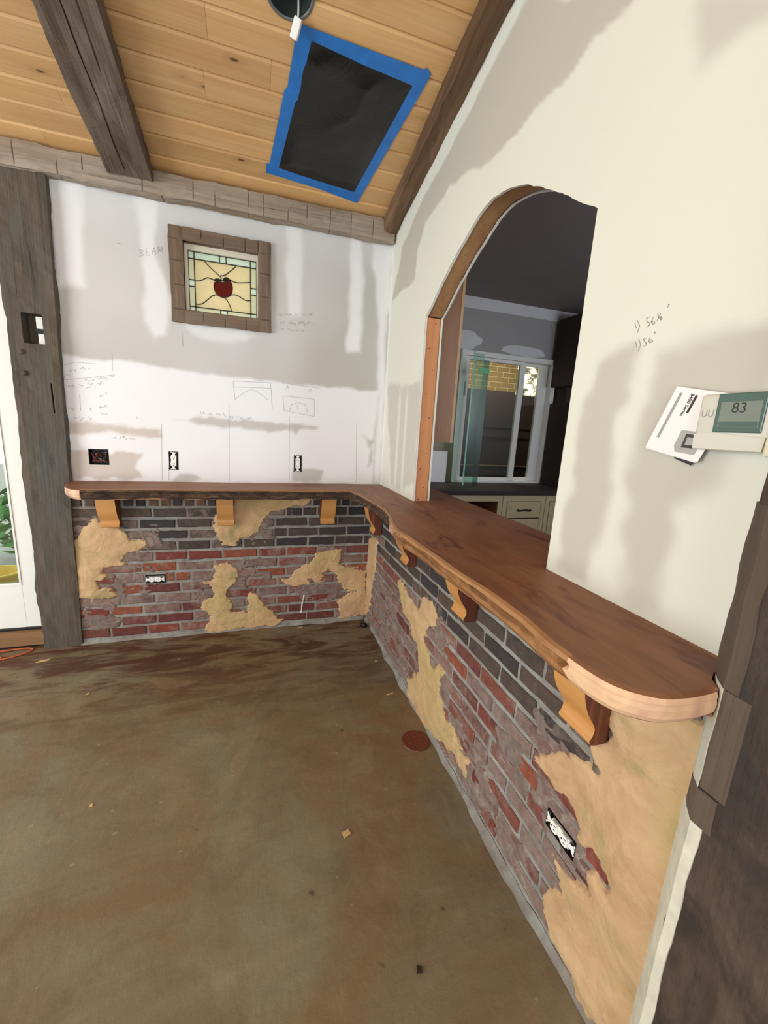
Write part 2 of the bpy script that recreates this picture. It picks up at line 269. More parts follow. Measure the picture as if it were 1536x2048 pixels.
def blotchy():
    t = NT('dark_blotchy_timber'); n1 = t.noise(t.coord('Object', (3.2, 6, 6)), 1.5, 6, 0.68, 0.6); n2 = t.noise(t.coord('Object', (5, 40, 40)), 1.0, 4, 0.6); n3 = t.noise(t.coord('Object', (9, 24, 24), False, (0.3, 0.1, 0)), 1.0, 2, 0.5)
    c = t.ramp(n1, [(0.30, lin(34, 27, 23)), (0.45, lin(54, 42, 34)), (0.58, lin(78, 60, 48)), (0.72, lin(92, 76, 64))])
    c = t.mix(t.math('MULTIPLY', t.gray(n2, 0.45, 0.75), 0.45), c, lin(26, 20, 16))
    c = t.mix(t.math('MULTIPLY', t.gray(n3, 0.72, 0.78), 0.4), c, lin(136, 118, 98))
    t.base(c).rough(0.7).bump(t.math('ADD', n1, n2), 0.6, 0.008); return t.m
MAT['post_r'] = blotchy()
MAT['whitewash'] = plain('old_white_paint_edge', lin(204, 200, 182), 0.8, 0.3, 24, 0.6)
MAT['frame'] = wood('barn_wood_frame', lin(134, 112, 92), lin(108, 88, 72), lin(58, 44, 34), 'x', 0.85, 0.9, 0.5, 0, 0.5, True, lin(126, 112, 98))
MAT['corbel_front'] = wood('amber_pine', lin(206, 152, 90), lin(192, 134, 72), lin(150, 92, 40), 'x', 0.5, 0.5, 0, 0, 0.08)
MAT['corbel_side'] = wood('reddish_shaded_side_grain', lin(132, 68, 42), lin(100, 48, 30), lin(42, 18, 12), 'z', 0.5, 2.2, 0, 0, 0.15)  # same wood as the front; stain plus shade put into the colour
MAT['stud'] = wood('orange_stud_lumber', lin(204, 142, 92), lin(188, 122, 74), lin(120, 62, 30), 'z', 0.65, 0.5, 0, 0, 0.1)
MAT['ply'] = wood('plywood_arch', lin(190, 148, 102), lin(158, 116, 76), lin(96, 62, 34), 'y', 0.7, 0.8, 0, 0, 0.2)
MAT['birch'] = wood('birch_edge', lin(214, 176, 126), lin(200, 160, 110), lin(160, 118, 74), 'z', 0.5, 0.4)
MAT['cab_brown'] = wood('brown_cabinet_panel', lin(160, 116, 82), lin(142, 100, 68), lin(104, 70, 46), 'z', 0.5, 0.4)
MAT['sill'] = wood('door_sill_wood', lin(150, 112, 72), lin(126, 92, 58), lin(80, 56, 34), 'x', 0.7, 0.7)

def counter_mat(name, axis):
    t = NT(name); i = 'xyz'.index(axis)
    def sv(l, c): v = [c, c, c]; v[i] = l; return tuple(v)
    n1 = t.noise(t.coord('Object', sv(1.3, 11)), 1.0, 5, 0.6, 1.2); n2 = t.noise(t.coord('Object', sv(4, 120)), 1.0, 3, 0.6)
    n3 = t.noise(t.coord('Object', sv(2.2, 7)), 1.6, 4, 0.6, 0.8); n4 = t.noise(t.coord('Object'), 3.0, 4)
    col = t.ramp(n1, [(0.25, lin(112, 68, 42)), (0.5, lin(138, 88, 56)), (0.75, lin(154, 102, 68))])
    col = t.mix(t.gray(n3, 0.54, 0.68), col, lin(98, 46, 30))
    col = t.mix(t.math('MULTIPLY', t.gray(n4, 0.45, 0.7), 0.3), col, lin(164, 126, 98))
    col = t.mix(t.math('MULTIPLY', t.gray(n2, 0.4, 0.7), 0.25), col, lin(78, 44, 28))
    t.base(col).rough(0.55).bump(n2, 0.08, 0.002); return t.m
MAT['counter_x'] = counter_mat('walnut_slab_lengthwise', 'x')
MAT['counter_y'] = counter_mat('walnut_slab_crosswise', 'y')
def bark():
    t = NT('dark_bark'); v = t.coord('Object', (9, 9, 40)); n = t.noise(v, 1.5, 6, 0.7, 0.8)
    c = t.ramp(n, [(0.3, lin(34, 24, 18)), (0.5, lin(66, 48, 34)), (0.64, lin(112, 84, 58)), (0.8, lin(52, 38, 28))])
    t.base(c).rough(0.9).bump(n, 0.9, 0.015); return t.m
MAT['bark'] = bark()
def sapedge():
    t = NT('live_edge_sapwood'); v = t.coord('Object', (22, 2.0, 34)); n = t.noise(v, 1.0, 5, 0.65, 0.9)
    c = t.ramp(n, [(0.28, lin(60, 38, 22)), (0.42, lin(118, 78, 44)), (0.56, lin(158, 110, 64)), (0.70, lin(92, 58, 32))])
    t.base(c).rough(0.65).bump(n, 0.5, 0.008); return t.m
MAT['sap'] = sapedge()
MAT['rim'] = wood('pale_sapwood_rim', lin(180, 132, 84), lin(156, 108, 66), lin(130, 88, 52), 'x', 0.6, 0.5, 0, 0, 0.1)
def cutend():
    t = NT('fresh_cut_end'); n = t.noise(t.coord('Object', (6, 6, 3)), 1.4, 4, 0.55, 0.7)
    c = t.ramp(n, [(0.34, lin(118, 90, 98)), (0.44, lin(196, 150, 128)), (0.6, lin(222, 182, 142)), (0.75, lin(184, 138, 118))])
    t.base(c).rough(0.6); return t.m
MAT['cut'] = cutend()

def brick_mat():
    t = NT('clay_brick'); oi = t.n('ShaderNodeObjectInfo')
    p = t.pos((1, 1, 1)); n1 = t.noise(p, 26, 5, 0.65); n2 = t.noise(p, 9, 5, 0.7, 0.6); n3 = t.noise(p, 120, 3)
    col = t.mix(t.gray(n1, 0.3, 0.72), t.mix(0.55, oi.outputs['Color'], (0.012, 0.010, 0.009, 1)), oi.outputs['Color'])
    th = t.math('SUBTRACT', 1.0, t.math('MULTIPLY', oi.outputs['Alpha'], 0.55))
    sm = t.math('MULTIPLY', t.math('SUBTRACT', n2, t.math('SUBTRACT', th, 0.16)), 5.0)
    clp = t.n('ShaderNodeClamp'); t.t.links.new(sm, clp.inputs[0])
    col = t.mix(t.math('MULTIPLY', clp.outputs[0], 0.8), col, t.mix(t.gray(n1, 0.3, 0.7), lin(112, 92, 84), lin(146, 130, 120)))
    col = t.mix(t.math('MULTIPLY', t.gray(n3, 0.66, 0.74), 0.5), col, lin(178, 168, 158))
    t.base(col).rough(0.85).bump(n1, 0.7, 0.006); return t.m
MAT['brick'] = brick_mat()
def mortar_mat():
    t = NT('grey_mortar'); p = t.pos(); n = t.noise(p, 18, 5, 0.65); n2 = t.noise(p, 3.0, 3)
    c = t.mix(t.gray(n, 0.3, 0.7), lin(118, 116, 112), lin(160, 160, 154))
    c = t.mix(t.math('MULTIPLY', t.gray(n2, 0.42, 0.62), 0.6), c, lin(120, 104, 94))
    t.base(c).rough(0.95).bump(n, 0.6, 0.006); return t.m
MAT['mortar'] = mortar_mat()
def smear_mat():
    t = NT('mauve_grey_mortar_smear'); p = t.pos(); n = t.noise(p, 24, 6, 0.7, 0.6); n2 = t.noise(p, 5.0, 4)
    c = t.ramp(n, [(0.3, lin(92, 74, 68)), (0.5, lin(128, 108, 100)), (0.68, lin(156, 142, 132))])
    c = t.mix(t.math('MULTIPLY', t.gray(n2, 0.45, 0.6), 0.6), c, lin(112, 100, 92))
    t.base(c).rough(0.95).bump(n, 0.8, 0.008); return t.m
MAT['smear'] = smear_mat()
def plaster_mat():
    t = NT('tan_stucco_plaster'); p = t.pos(); n = t.noise(p, 7, 6, 0.62, 0.8); n2 = t.noise(p, 2.6, 3, 0.5, 0.4); n3 = t.noise(p, 34, 4, 0.6); n4 = t.noise(p, 4.2, 5, 0.6, 0.9)
    c = t.mix(t.gray(n, 0.3, 0.72), lin(178, 140, 102), lin(208, 174, 132))
    c = t.mix(t.math('MULTIPLY', t.gray(n2, 0.46, 0.66), 0.8), c, lin(180, 158, 106))
    c = t.mix(t.math('MULTIPLY', t.gray(n4, 0.55, 0.72), 0.75), c, lin(140, 132, 84))
    vo = t.n('ShaderNodeTexVoronoi', feature='DISTANCE_TO_EDGE'); vo.inputs['Scale'].default_value = 5.5
    wv = t.n('ShaderNodeVectorMath', operation='ADD'); t.t.links.new(p, wv.inputs[0]); nz = t.n('ShaderNodeTexNoise'); nz.inputs['Scale'].default_value = 9; t.t.links.new(p, nz.inputs['Vector'])
    ws = t.n('ShaderNodeVectorMath', operation='SCALE'); t.t.links.new(nz.outputs['Color'], ws.inputs[0]); ws.inputs['Scale'].default_value = 0.16; t.t.links.new(ws.outputs[0], wv.inputs[1]); t.t.links.new(wv.outputs[0], vo.inputs['Vector'])
    ck = t.math('MULTIPLY', t.ramp(vo.outputs['Distance'], [(0.0, (1, 1, 1, 1)), (0.016, (0, 0, 0, 1))]), t.gray(n2, 0.5, 0.6))
    c = t.mix(t.math('MULTIPLY', ck, 0.45), c, lin(112, 90, 62))
    t.base(c).rough(0.85).bump(t.math('ADD', n, t.math('MULTIPLY', n3, 0.35)), 0.65, 0.018); return t.m
MAT['plaster'] = plaster_mat()
def drywall_mat():
    t = NT('drywall_joint_compound'); a = t.n('ShaderNodeAttribute', attribute_name='Col')
    p = t.pos(); n = t.noise(p, 60, 4); n2 = t.noise(p, 5, 4)
    c = t.mix(t.math('MULTIPLY', n2, 0.10), a.outputs['Color'], (0.45, 0.42, 0.36, 1))
    t.base(c).rough(0.8).bump(n, 0.06, 0.002); return t.m
MAT['drywall'] = drywall_mat()
MAT['gypsum'] = plain('broken_gypsum_edge', lin(222, 218, 206), 0.9, 0.12, 60, 0.4)
MAT['pencil'] = plain('graphite_pencil', lin(146, 142, 140), 0.7, 0.1)
def floor_mat():
    t = NT('dusty_concrete_floor'); p = t.pos((1, 1, 1)); ps = t.pos((1.2, 4.5, 1))
    n1 = t.noise(p, 1.5, 6, 0.62, 0.8); n2 = t.noise(p, 34, 4, 0.6); n3 = t.noise(ps, 1.9, 6, 0.68, 0.9); n4 = t.noise(p, 9, 5, 0.65)
    c = t.ramp(n1, [(0.30, lin(116, 90, 62)), (0.42, lin(124, 102, 74)), (0.52, lin(122, 108, 84)), (0.64, lin(128, 120, 98)), (0.75, lin(140, 124, 98))])
    c = t.mix(t.math('MULTIPLY', t.gray(n2, 0.35, 0.75), 0.16), c, lin(88, 68, 46))
    c = t.mix(t.math('MULTIPLY', t.gray(n4, 0.5, 0.8), 0.4), c, lin(142, 122, 92))
    n5 = t.noise(p, 3.6, 6, 0.7, 0.6)
    c = t.mix(t.math('MULTIPLY', t.gray(n5, 0.54, 0.68), 0.5), c, lin(98, 76, 54))
    n6 = t.noise(t.pos((1.4, 1.0, 1)), 2.1, 7, 0.72, 0.6)
    c = t.mix(t.math('MULTIPLY', t.gray(n6, 0.56, 0.64), 0.34), c, lin(150, 134, 108))
    # sawdust and mud tracked along the back wall and round the drain
    sx = t.n('ShaderNodeSeparateXYZ'); t.t.links.new(t.pos(), sx.inputs[0])
    near = t.n('ShaderNodeMapRange', interpolation_type='SMOOTHSTEP'); t.t.links.new(sx.outputs['Y'], near.inputs[0])
    near.inputs[1].default_value = -1.15; near.inputs[2].default_value = -0.15
    st = t.math('MULTIPLY', t.gray(n3, 0.44, 0.58), t.math('ADD', t.math('MULTIPLY', near.outputs[0], 0.95), 0.12))
    c = t.mix(st, c, lin(82, 50, 28))
    sp = t.gray(t.noise(p, 13, 2, 0.5), 0.735, 0.76)
    c = t.mix(t.math('MULTIPLY', sp, 0.75), c, lin(74, 58, 40))
    sp2 = t.gray(t.noise(t.pos((1.01, 1.03, 1)), 31, 1, 0.4), 0.77, 0.79)
    c = t.mix(t.math('MULTIPLY', sp2, 0.5), c, lin(170, 152, 120))
    t.base(c).rough(0.72).bump(t.math('ADD', n2, t.math('MULTIPLY', n6, 1.5)), 0.25, 0.006); return t.m
MAT['floor'] = floor_mat()
MAT['white'] = plain('white_paint', lin(226, 226, 220), 0.5, 0.03)
MAT['sash'] = plain('pale_sash', lin(214, 208, 190), 0.5, 0.05)
MAT['cream'] = plain('cream_cabinet_paint', lin(176, 160, 122), 0.5, 0.06)
MAT['creamwall'] = plain('cream_drywall_wrap', lin(214, 208, 180), 0.8, 0.05)
MAT['plastic_white'] = plain('white_device_plastic', lin(238, 238, 234), 0.35, 0.02)
MAT['plastic_grey'] = plain('pale_thermostat_plastic', lin(206, 203, 190), 0.4, 0.02)
MAT['black'] = plain('black_plastic_box', lin(14, 14, 15), 0.5, 0.1)
MAT['darkhole'] = plain('dark_cavity', lin(20, 17, 15), 0.9, 0.1)
MAT['steel'] = plain('galvanised_steel', lin(96, 108, 108), 0.3, 0.15, 20, 0.1, 0.8)
MAT['red_wire'] = plain('red_wire', lin(120, 36, 36), 0.4)
MAT['iron'] = plain('black_iron', lin(26, 22, 20), 0.5, 0.1, 30, 0, 0.3)
MAT['darkwood'] = wood('dark_brown_wood', lin(46, 27, 20), lin(34, 20, 15), lin(16, 9, 7), 'x', 0.7, 0.6)
MAT['darkred'] = wood('dark_red_wood', lin(46, 22, 17), lin(30, 15, 12), lin(14, 7, 6), 'z', 0.75, 0.6)
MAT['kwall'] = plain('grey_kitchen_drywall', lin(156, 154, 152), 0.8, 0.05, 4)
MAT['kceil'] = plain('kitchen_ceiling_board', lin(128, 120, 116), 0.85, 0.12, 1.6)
MAT['kstrip'] = plain('white_joint_tape', lin(206, 206, 208), 0.8, 0.05, 6)
MAT['paper'] = plain('white_paper', lin(236, 233, 232), 0.7, 0.02)
MAT['print_grey'] = plain('grey_print', lin(160, 154, 156), 0.7, 0.08, 200)
MAT['print_pic'] = plain('grey_photo_print', lin(170, 168, 164), 0.7, 0.08)
MAT['print_dark'] = plain('dark_print', lin(62, 58, 58), 0.7, 0.1)
MAT['ink'] = plain('black_ink', lin(40, 38, 40), 0.6)
MAT['lcd'] = plain('grey_green_lcd', lin(120, 128, 118), 0.25, 0.08)
MAT['lcd_rim'] = plain('teal_screen_cover', lin(72, 98, 90), 0.15, 0.15, 12)
MAT['tape'] = plain('blue_painters_tape', lin(26, 112, 196), 0.38, 0.3, 16, 0.9)
def plastic_sheet():
    t = NT('black_plastic_sheet'); n = t.noise(t.coord('Object', (1, 1, 1)), 9, 4, 0.6, 1.2)
    t.base(t.mix(n, lin(8, 8, 8), lin(18, 18, 18))).rough(0.34).bump(n, 0.3, 0.012); return t.m
MAT['sheet'] = plastic_sheet()
MAT['drain'] = plain('rust_red_iron', lin(98, 42, 30), 0.45, 0.2, 30, 0.3)
MAT['cord'] = plain('orange_cord', lin(196, 92, 56), 0.5)
MAT['grey_box'] = plain('grey_metal', lin(112, 116, 116), 0.5, 0.1, 30, 0, 0.4)
MAT['lead'] = plain('lead_came', lin(52, 54, 46), 0.5, 0.15, 40, 0, 0.3)
def stained(name, c, tr=0.25):
    t = NT(name); n = t.noise(t.coord('Object'), 40, 3)
    tl = t.n('ShaderNodeBsdfTranslucent'); t.set(tl.inputs['Color'], t.mix(n, sc(c, 0.88), sc(c, 1.08)))
    tp = t.n('ShaderNodeBsdfTransparent'); tp.inputs['Color'].default_value = c
    gl = t.n('ShaderNodeBsdfGlossy'); gl.inputs['Roughness'].default_value = 0.15
    m1 = t.n('ShaderNodeMixShader', i_0=tr); t.t.links.new(tl.outputs[0], m1.inputs[1]); t.t.links.new(tp.outputs[0], m1.inputs[2])
    m2 = t.n('ShaderNodeMixShader', i_0=0.05); t.t.links.new(m1.outputs[0], m2.inputs[1]); t.t.links.new(gl.outputs[0], m2.inputs[2])
    t.t.links.new(m2.outputs[0], t.out.inputs['Surface']); return t.m
MAT['sg_amber'] = stained('amber_stained_glass', lin(236, 224, 194))
MAT['sg_green'] = stained('pale_green_bevel_glass', lin(234, 242, 228))
MAT['sg_side'] = stained('greenish_beige_glass', lin(232, 230, 206))
MAT['sg_red'] = stained('deep_red_glass', lin(168, 10, 44), 0.15)
MAT['sg_leaf'] = stained('dark_green_glass', lin(60, 110, 82), 0.15)
def clear_glass(name, c, rough=0.0, refl=0.08):
    t = NT(name); tp = t.n('ShaderNodeBsdfTransparent'); tp.inputs['Color'].default_value = c
    gl = t.n('ShaderNodeBsdfGlossy'); gl.inputs['Roughness'].default_value = 0.03
    m = t.n('ShaderNodeMixShader', i_0=refl); t.t.links.new(tp.outputs[0], m.inputs[1]); t.t.links.new(gl.outputs[0], m.inputs[2])
    t.t.links.new(m.outputs[0], t.out.inputs['Surface']); return t.m
MAT['glass'] = clear_glass('window_glass', (0.90, 0.95, 0.93, 1))
MAT['glass_green'] = clear_glass('green_sheet_glass', (0.72, 0.90, 0.84, 1), 0, 0.10)
MAT['glass_edge'] = plain('teal_glass_edge', lin(150, 206, 188), 0.2, 0.1)
MAT['green_tape'] = plain('green_tape', lin(96, 190, 130), 0.5)
MAT['tile'] = plain('olive_backsplash_tile', lin(112, 104, 60), 0.3, 0.25, 14)
MAT['denbrick'] = plain('tan_den_brick', lin(136, 110, 68), 0.8, 0.25, 9, 0.3)
MAT['denmortar'] = plain('pale_den_mortar', lin(196, 178, 136), 0.9, 0.1)
MAT['film'] = stained('white_plastic_film', lin(250, 248, 240), 0.05)
MAT['deck'] = plain('outside_paving', lin(150, 150, 140), 0.9, 0.2, 5, 0.4)
MAT['leaf'] = plain('garden_leaf', lin(72, 132, 58), 0.6, 0.3, 8)
MAT['yellow'] = plain('yellow_bucket', lin(226, 190, 60), 0.5)
MAT['blue'] = plain('blue_bin', lin(96, 132, 150), 0.5)
MAT['stone'] = plain('grey_garden_stone', lin(128, 128, 122), 0.9, 0.25, 9, 0.5)
MAT['roomwall'] = plain('off_white_room_wall', lin(214, 208, 196), 0.85, 0.04)
A_ = 0.07      # face of the right drywall (x)
B_ = 0.03      # face of the back drywall (y)
H_ = 1.052     # top of the bar
ANG = 0.21142; TA = math.tan(ANG)
zc = lambda y: 2.75 - TA * y      # underside of the sloping ceiling

# ---------------------------------------------------------------- floor
fl = MB().box(-4.7, 0.3, -6.1, 0.3, -0.12, 0.0).build('floor', MAT['floor']); struct(fl, 'dusty brown concrete floor with tracked sawdust stains')

# ---------------------------------------------------------------- drywall
def col_attr(o, cols):
    me = o.data; at = me.color_attributes.new('Col', 'FLOAT_COLOR', 'POINT')
    c = np.ones((len(me.vertices), 4), np.float32); c[:, :3] = cols[:, :3]
    at.data.foreach_set('color', c.ravel())
def cmix(a, b, t): return a + (b - a) * t[..., None]
def L3(r, g, b): return np.array(lin(r, g, b)[:3])
BOARD = L3(188, 186, 183); MUDW = L3(236, 237, 240); TAN = L3(196, 182, 172)
CREAM = L3(222, 222, 208); GREYB = L3(182, 176, 164)

def back_color(x, z):
    c = np.broadcast_to(BOARD, x.shape + (3,)).copy()
    big = fbm(x * 1.3, z * 0.9, 3, 3) * 0.5
    c = cmix(c, MUDW * 0.93, np.clip(big, 0, 0.35))
    c = cmix(c, MUDW * 0.9, sstep(2.35, 2.65, z) * 0.5)
    for i, p in enumerate(MUD_BACK):
        w = 0.02 if i < 6 else 0.01
        s = poly_sdf(x, z, p) + fbm(x * 9, z * 5, 11 + i, 3) * (0.02 if i < 6 else 0.012)
        c = cmix(c, MUDW, sstep(-w, w, s) * (0.85, 0.8, 0.85, 1.0, 0.9, 0.55, 1.0)[i])
    low = sstep(1.75, 1.2, z) * (0.5 + 0.5 * fbm(x * 2, z * 3, 51, 3)); c = cmix(c, L3(236, 228, 226), np.clip(low, 0, 1) * 0.35)
    for i, p in enumerate(TAN_BACK):
        s = poly_sdf(x, z, p) + fbm(x * 14, z * 14, 31 + i, 3) * 0.018
        c = cmix(c, TAN if i < 2 else L3(188, 184, 180), sstep(-0.012, 0.012, s) * 0.85)
    return c
def right_color(y, z):
    c = np.broadcast_to(CREAM, y.shape + (3,)).copy()
    c = cmix(c, L3(222, 220, 206), np.clip(fbm(y * 1.1, z * 1.3, 5, 3), 0, 1) * 0.5)
    for i, p in enumerate(GREY_RIGHT):
        s = poly_sdf(y, z, p) + fbm(y * 8, z * 8, 71 + i, 3) * (0.02 if i < 2 else 0.03)
        w = (0.008, 0.03, 0.02, 0.022, 0.03)[i]
        c = cmix(c, GREYB, sstep(-w, w, s) * (0.85, 0.6, 0.6, 0.75, 0.75)[i])
    # pale vertical streaks of compound beside the arch and along the corner
    for (u, wd) in ((-0.30, 0.035), (-0.43, 0.03)):
        t = sstep(wd, wd * 0.4, np.abs(y - u)) * sstep(1.02, 1.1, z) * sstep(1.75, 1.6, z); c = cmix(c, CREAM, t * 0.8)
    c = cmix(c, L3(230, 230, 222), sstep(0.06, 0.02, np.abs(y - 0.03)))
    c = cmix(c, L3(222, 224, 214), sstep(0.10, 0.04, zc(y) - 0.08 - z) * 0.8)
    return c

def grid_wall(name, us, vs, holes, colfn, place, mat):
    U, V = np.meshgrid(us, vs, indexing='ij'); nu, nv = U.shape
    um = (us[:-1] + us[1:]) / 2; vm = (vs[:-1] + vs[1:]) / 2
    UM, VM = np.meshgrid(um, vm, indexing='ij'); keep = np.ones(UM.shape, bool)
    for (u0, u1, v0, v1) in holes: keep &= ~((UM > u0) & (UM < u1) & (VM > v0) & (VM < v1))
    idx = np.arange(nu * nv).reshape(nu, nv)
    q = np.stack([idx[:-1, :-1], idx[1:, :-1], idx[1:, 1:], idx[:-1, 1:]], -1)[keep]
    o = mesh_obj(name, np.stack(place(U.ravel(), V.ravel()), -1), q, mat, smooth=True)
    col_attr(o, colfn(U.ravel(), V.ravel())); return o
def lines(a, b, step, extra=()):
    l = list(np.arange(a, b, step)) + [b] + list(extra); l = np.unique(np.round(l, 4))
    keep = [l[0]]
    for v in l[1:]:
        if v - keep[-1] > 0.002 or v in extra: keep.append(v)
    return np.array(keep)

SG = (-1.193, -0.783, 2.078, 2.448)                 # stained glass opening
OUT_A = (-1.327, -1.273, 1.128, 1.244); OUT_B = (-0.557, -0.503, 1.132, 1.246); JBOX = (-1.757, -1.652, 1.150, 1.244)
hb = [SG, OUT_A, OUT_B, JBOX]
us = lines(-1.87, A_, 0.012, [h for q in hb for h in q[:2]]); vs = lines(0.0, 2.80, 0.012, [h for q in hb for h in q[2:]])
wall_back = grid_wall('wall_back', us, vs, hb, back_color, lambda u, v: (np.maximum(u, -1.866 + np.clip(v - 0.9, 0, 2) * 0.024), np.full_like(u, B_), v), MAT['drywall'])
struct(wall_back, 'back drywall patched with white joint compound and pencil notes')
# far side of the back wall keeps the light out and gives the wall its depth
mb = MB()
for (x0, x1, z0, z1) in ((-1.80, SG[0] - .02, 0, 2.8), (SG[1] + .02, 0.22, 0, 2.8), (SG[0] - .02, SG[1] + .02, 0, SG[2] - .02), (SG[0] - .02, SG[1] + .02, SG[3] + .02, 2.8)):
    mb.box(x0, x1, B_ + 0.075, B_ + 0.14, z0, z1)
mb.build('wall_sheathing', MAT['roomwall'], wall_back)

# right wall with the arched pass-through
ay = np.array([p[0] for p in ARCH])[::-1]; az = np.array([p[1] for p in ARCH])[::-1]
YL, YR = ay[-1], ay[0]                               # left jamb -0.635, right jamb -1.808
def arch_z(y):
    y = np.asarray(y, float); t = [np.interp(y + d, ay, az) for d in (-0.03, -0.015, 0, 0.015, 0.03)]
    e = np.interp(y, ay, az); k = np.clip(np.minimum(YL - y, y - YR) / 0.04, 0, 1); return e * (1 - k) + k * sum(t) / 5
def jag(y): return fbm(np.asarray(y) * 30, np.asarray(y) * 0 + 3.3, 9, 3) * 0.0035
SILL = 0.992; TOP = 3.45
y1 = lines(YL, B_, 0.012); y2 = lines(YR, YL, 0.009); y3 = lines(-2.75, YR, 0.012)
V = []; Fq = []
def block(Y, Z):
    n0 = len(V); nu, nv = Y.shape
    V.extend(zip(Y.ravel(), Z.ravel())); idx = np.arange(nu * nv).reshape(nu, nv) + n0
    Fq.extend(np.stack([idx[:-1, :-1], idx[:-1, 1:], idx[1:, 1:], idx[1:, :-1]], -1).reshape(-1, 4).tolist())
zz = lines(0, TOP, 0.014)
for ys in (y1, y3): block(*np.meshgrid(ys, zz, indexing='ij'))
t = np.linspace(0, 1, 95); lo = arch_z(y2) + jag(y2)
block(np.repeat(y2[:, None], 95, 1), lo[:, None] + (TOP - lo[:, None]) * t[None, :])
block(*np.meshgrid(y2, lines(0, SILL, 0.03), indexing='ij'))
V = np.array(V)
nf = len(V)
verts = np.column_stack([np.full(nf, A_), V[:, 0], V[:, 1]])
loop = [(YL + 0.018, SILL)] if False else []
zl = np.linspace(SILL, arch_z(YL), 40); zr = np.linspace(arch_z(YR), SILL, 40)
loop = [(YL + float(jag(z * .7 + 5)), z) for z in zl[:-1]] + [(y, float(arch_z(y) + jag(y))) for y in y2[::-1]] + [(YR + float(jag(z * .7 + 9)) * .4, z) for z in zr[1:]]
vlist = verts.tolist(); faces = list(Fq); midx = [0] * len(faces)
def ribbon(xa, xb, m, grow=0.0):
    n0 = len(vlist)
    for (y, z) in loop: vlist.append([xa, y, z]); vlist.append([xb, y, z])
    for i in range(len(loop) - 1): faces.append([n0 + 2 * i, n0 + 2 * i + 2, n0 + 2 * i + 3, n0 + 2 * i + 1]); midx.append(m)
ribbon(A_, A_ + 0.0125, 1); ribbon(A_ + 0.0925, A_ + 0.105, 1)
# kitchen face of the wall
xk = A_ + 0.105; n0 = len(vlist)
cols = [(-2.75, SILL), (YR, SILL)]
def quad(y0, y1_, z0a, z0b, z1):
    n = len(vlist); vlist.extend([[xk, y0, z0a], [xk, y1_, z0b], [xk, y1_, z1], [xk, y0, z1]]); faces.append([n, n + 1, n + 2, n + 3]); midx.append(2)
quad(-2.9, YR, 0, 0, TOP); quad(YL, 0.14, 0, 0, TOP); quad(YR, YL, 0, 0, SILL)
ys = y2[::4].tolist() + [YL]
for i in range(len(ys) - 1): quad(ys[i], ys[i + 1], float(arch_z(ys[i])), float(arch_z(ys[i + 1])), TOP)
wall_right = mesh_obj('wall_right', vlist, faces, [MAT['drywall'], MAT['gypsum'], MAT['kwall']], smooth=False, midx=midx)
vv = np.array(vlist); col_attr(wall_right, right_color(vv[:, 1], vv[:, 2]))
struct(wall_right, 'cream skim-coated drywall with an arched opening to the kitchen')

# framing lumber inside the arch
arch_trim = empty('trim_1', (A_ + 0.05, (YL + YR) / 2, SILL)); struct(arch_trim, 'bare lumber framing lining the arched opening')
def off(o): o.location = Vector(o.location) - arch_trim.location; return o
off(MB().box(A_ + 0.0125, A_ + 0.0925, YL + 0.004, YL + 0.042, SILL, 2.056).build('jamb_stud', MAT['stud'], arch_trim))
off(MB().box(A_ + 0.0125, A_ + 0.0925, YR - 0.042, YR - 0.004, SILL, 2.06).build('jamb_stud', MAT['stud'], arch_trim))
ya = np.linspace(YL + .004, YR - .004, 60); prof = [(float(y), float(arch_z(np.clip(y, YR, YL)) + 0.005)) for y in ya]
off(MB().prism(prof + [(p[0], p[1] + 0.04) for p in prof[::-1]], 'x', A_ + 0.0125, A_ + 0.0925).build('arch_plywood', MAT['ply'], arch_trim))
nl = MB()
for i, z in enumerate((1.06, 1.13, 1.24, 1.33, 1.45, 1.53, 1.66, 1.79, 1.9, 2.03)):
    nl.lathe([(0.0, 0.0), (0.003, 0.0), (0.003, 0.001)], 8, 0, (A_ + 0.035 + 0.03 * (i % 2), YL + 0.0025, z), 'y')
off(nl.build('nail_heads', MAT['iron'], arch_trim))

# ---------------------------------------------------------------- pencil notes on the drywall
def ribbons(name, strokes, place, parent, w=0.0016):
    v = []; f = []
    for st in strokes:
        for (a, b) in zip(st[:-1], st[1:]):
            d = np.array(b) - np.array(a); L = np.hypot(*d)
            if L < 1e-5: continue
            n = np.array([-d[1], d[0]]) / L * w / 2; e = d / L * w * 0.4; k = len(v)
            for q in (a - n - e, b - n + e, b + n + e, a + n - e): v.append(place(q[0], q[1]))
            f.append((k, k + 1, k + 2, k + 3))
    return mesh_obj(name, v, f, MAT['pencil'], parent)
def scrawl(a, b, seed):
    r = random.Random(seed); a = np.array(a); b = np.array(b); d = b - a; L = np.hypot(*d); n = np.array([-d[1], d[0]]) / L
    out = []; s = 0.0; h = 0.012
    while s < L:
        wl = r.uniform(0.018, 0.05); cur = []; t = s
        while t < min(s + wl, L):
            cur.append(tuple(a + d / L * t + n * r.uniform(-h, h) * (1.3 if r.random() < .2 else .6))); t += r.uniform(0.003, 0.006)
        if len(cur) > 1: out.append(cur)
        s += wl + r.uniform(0.008, 0.02)
    return out
pb = lambda u, v: (u, B_ - 0.0008, v)
pr = lambda u, v: (A_ - 0.0008, u, v)
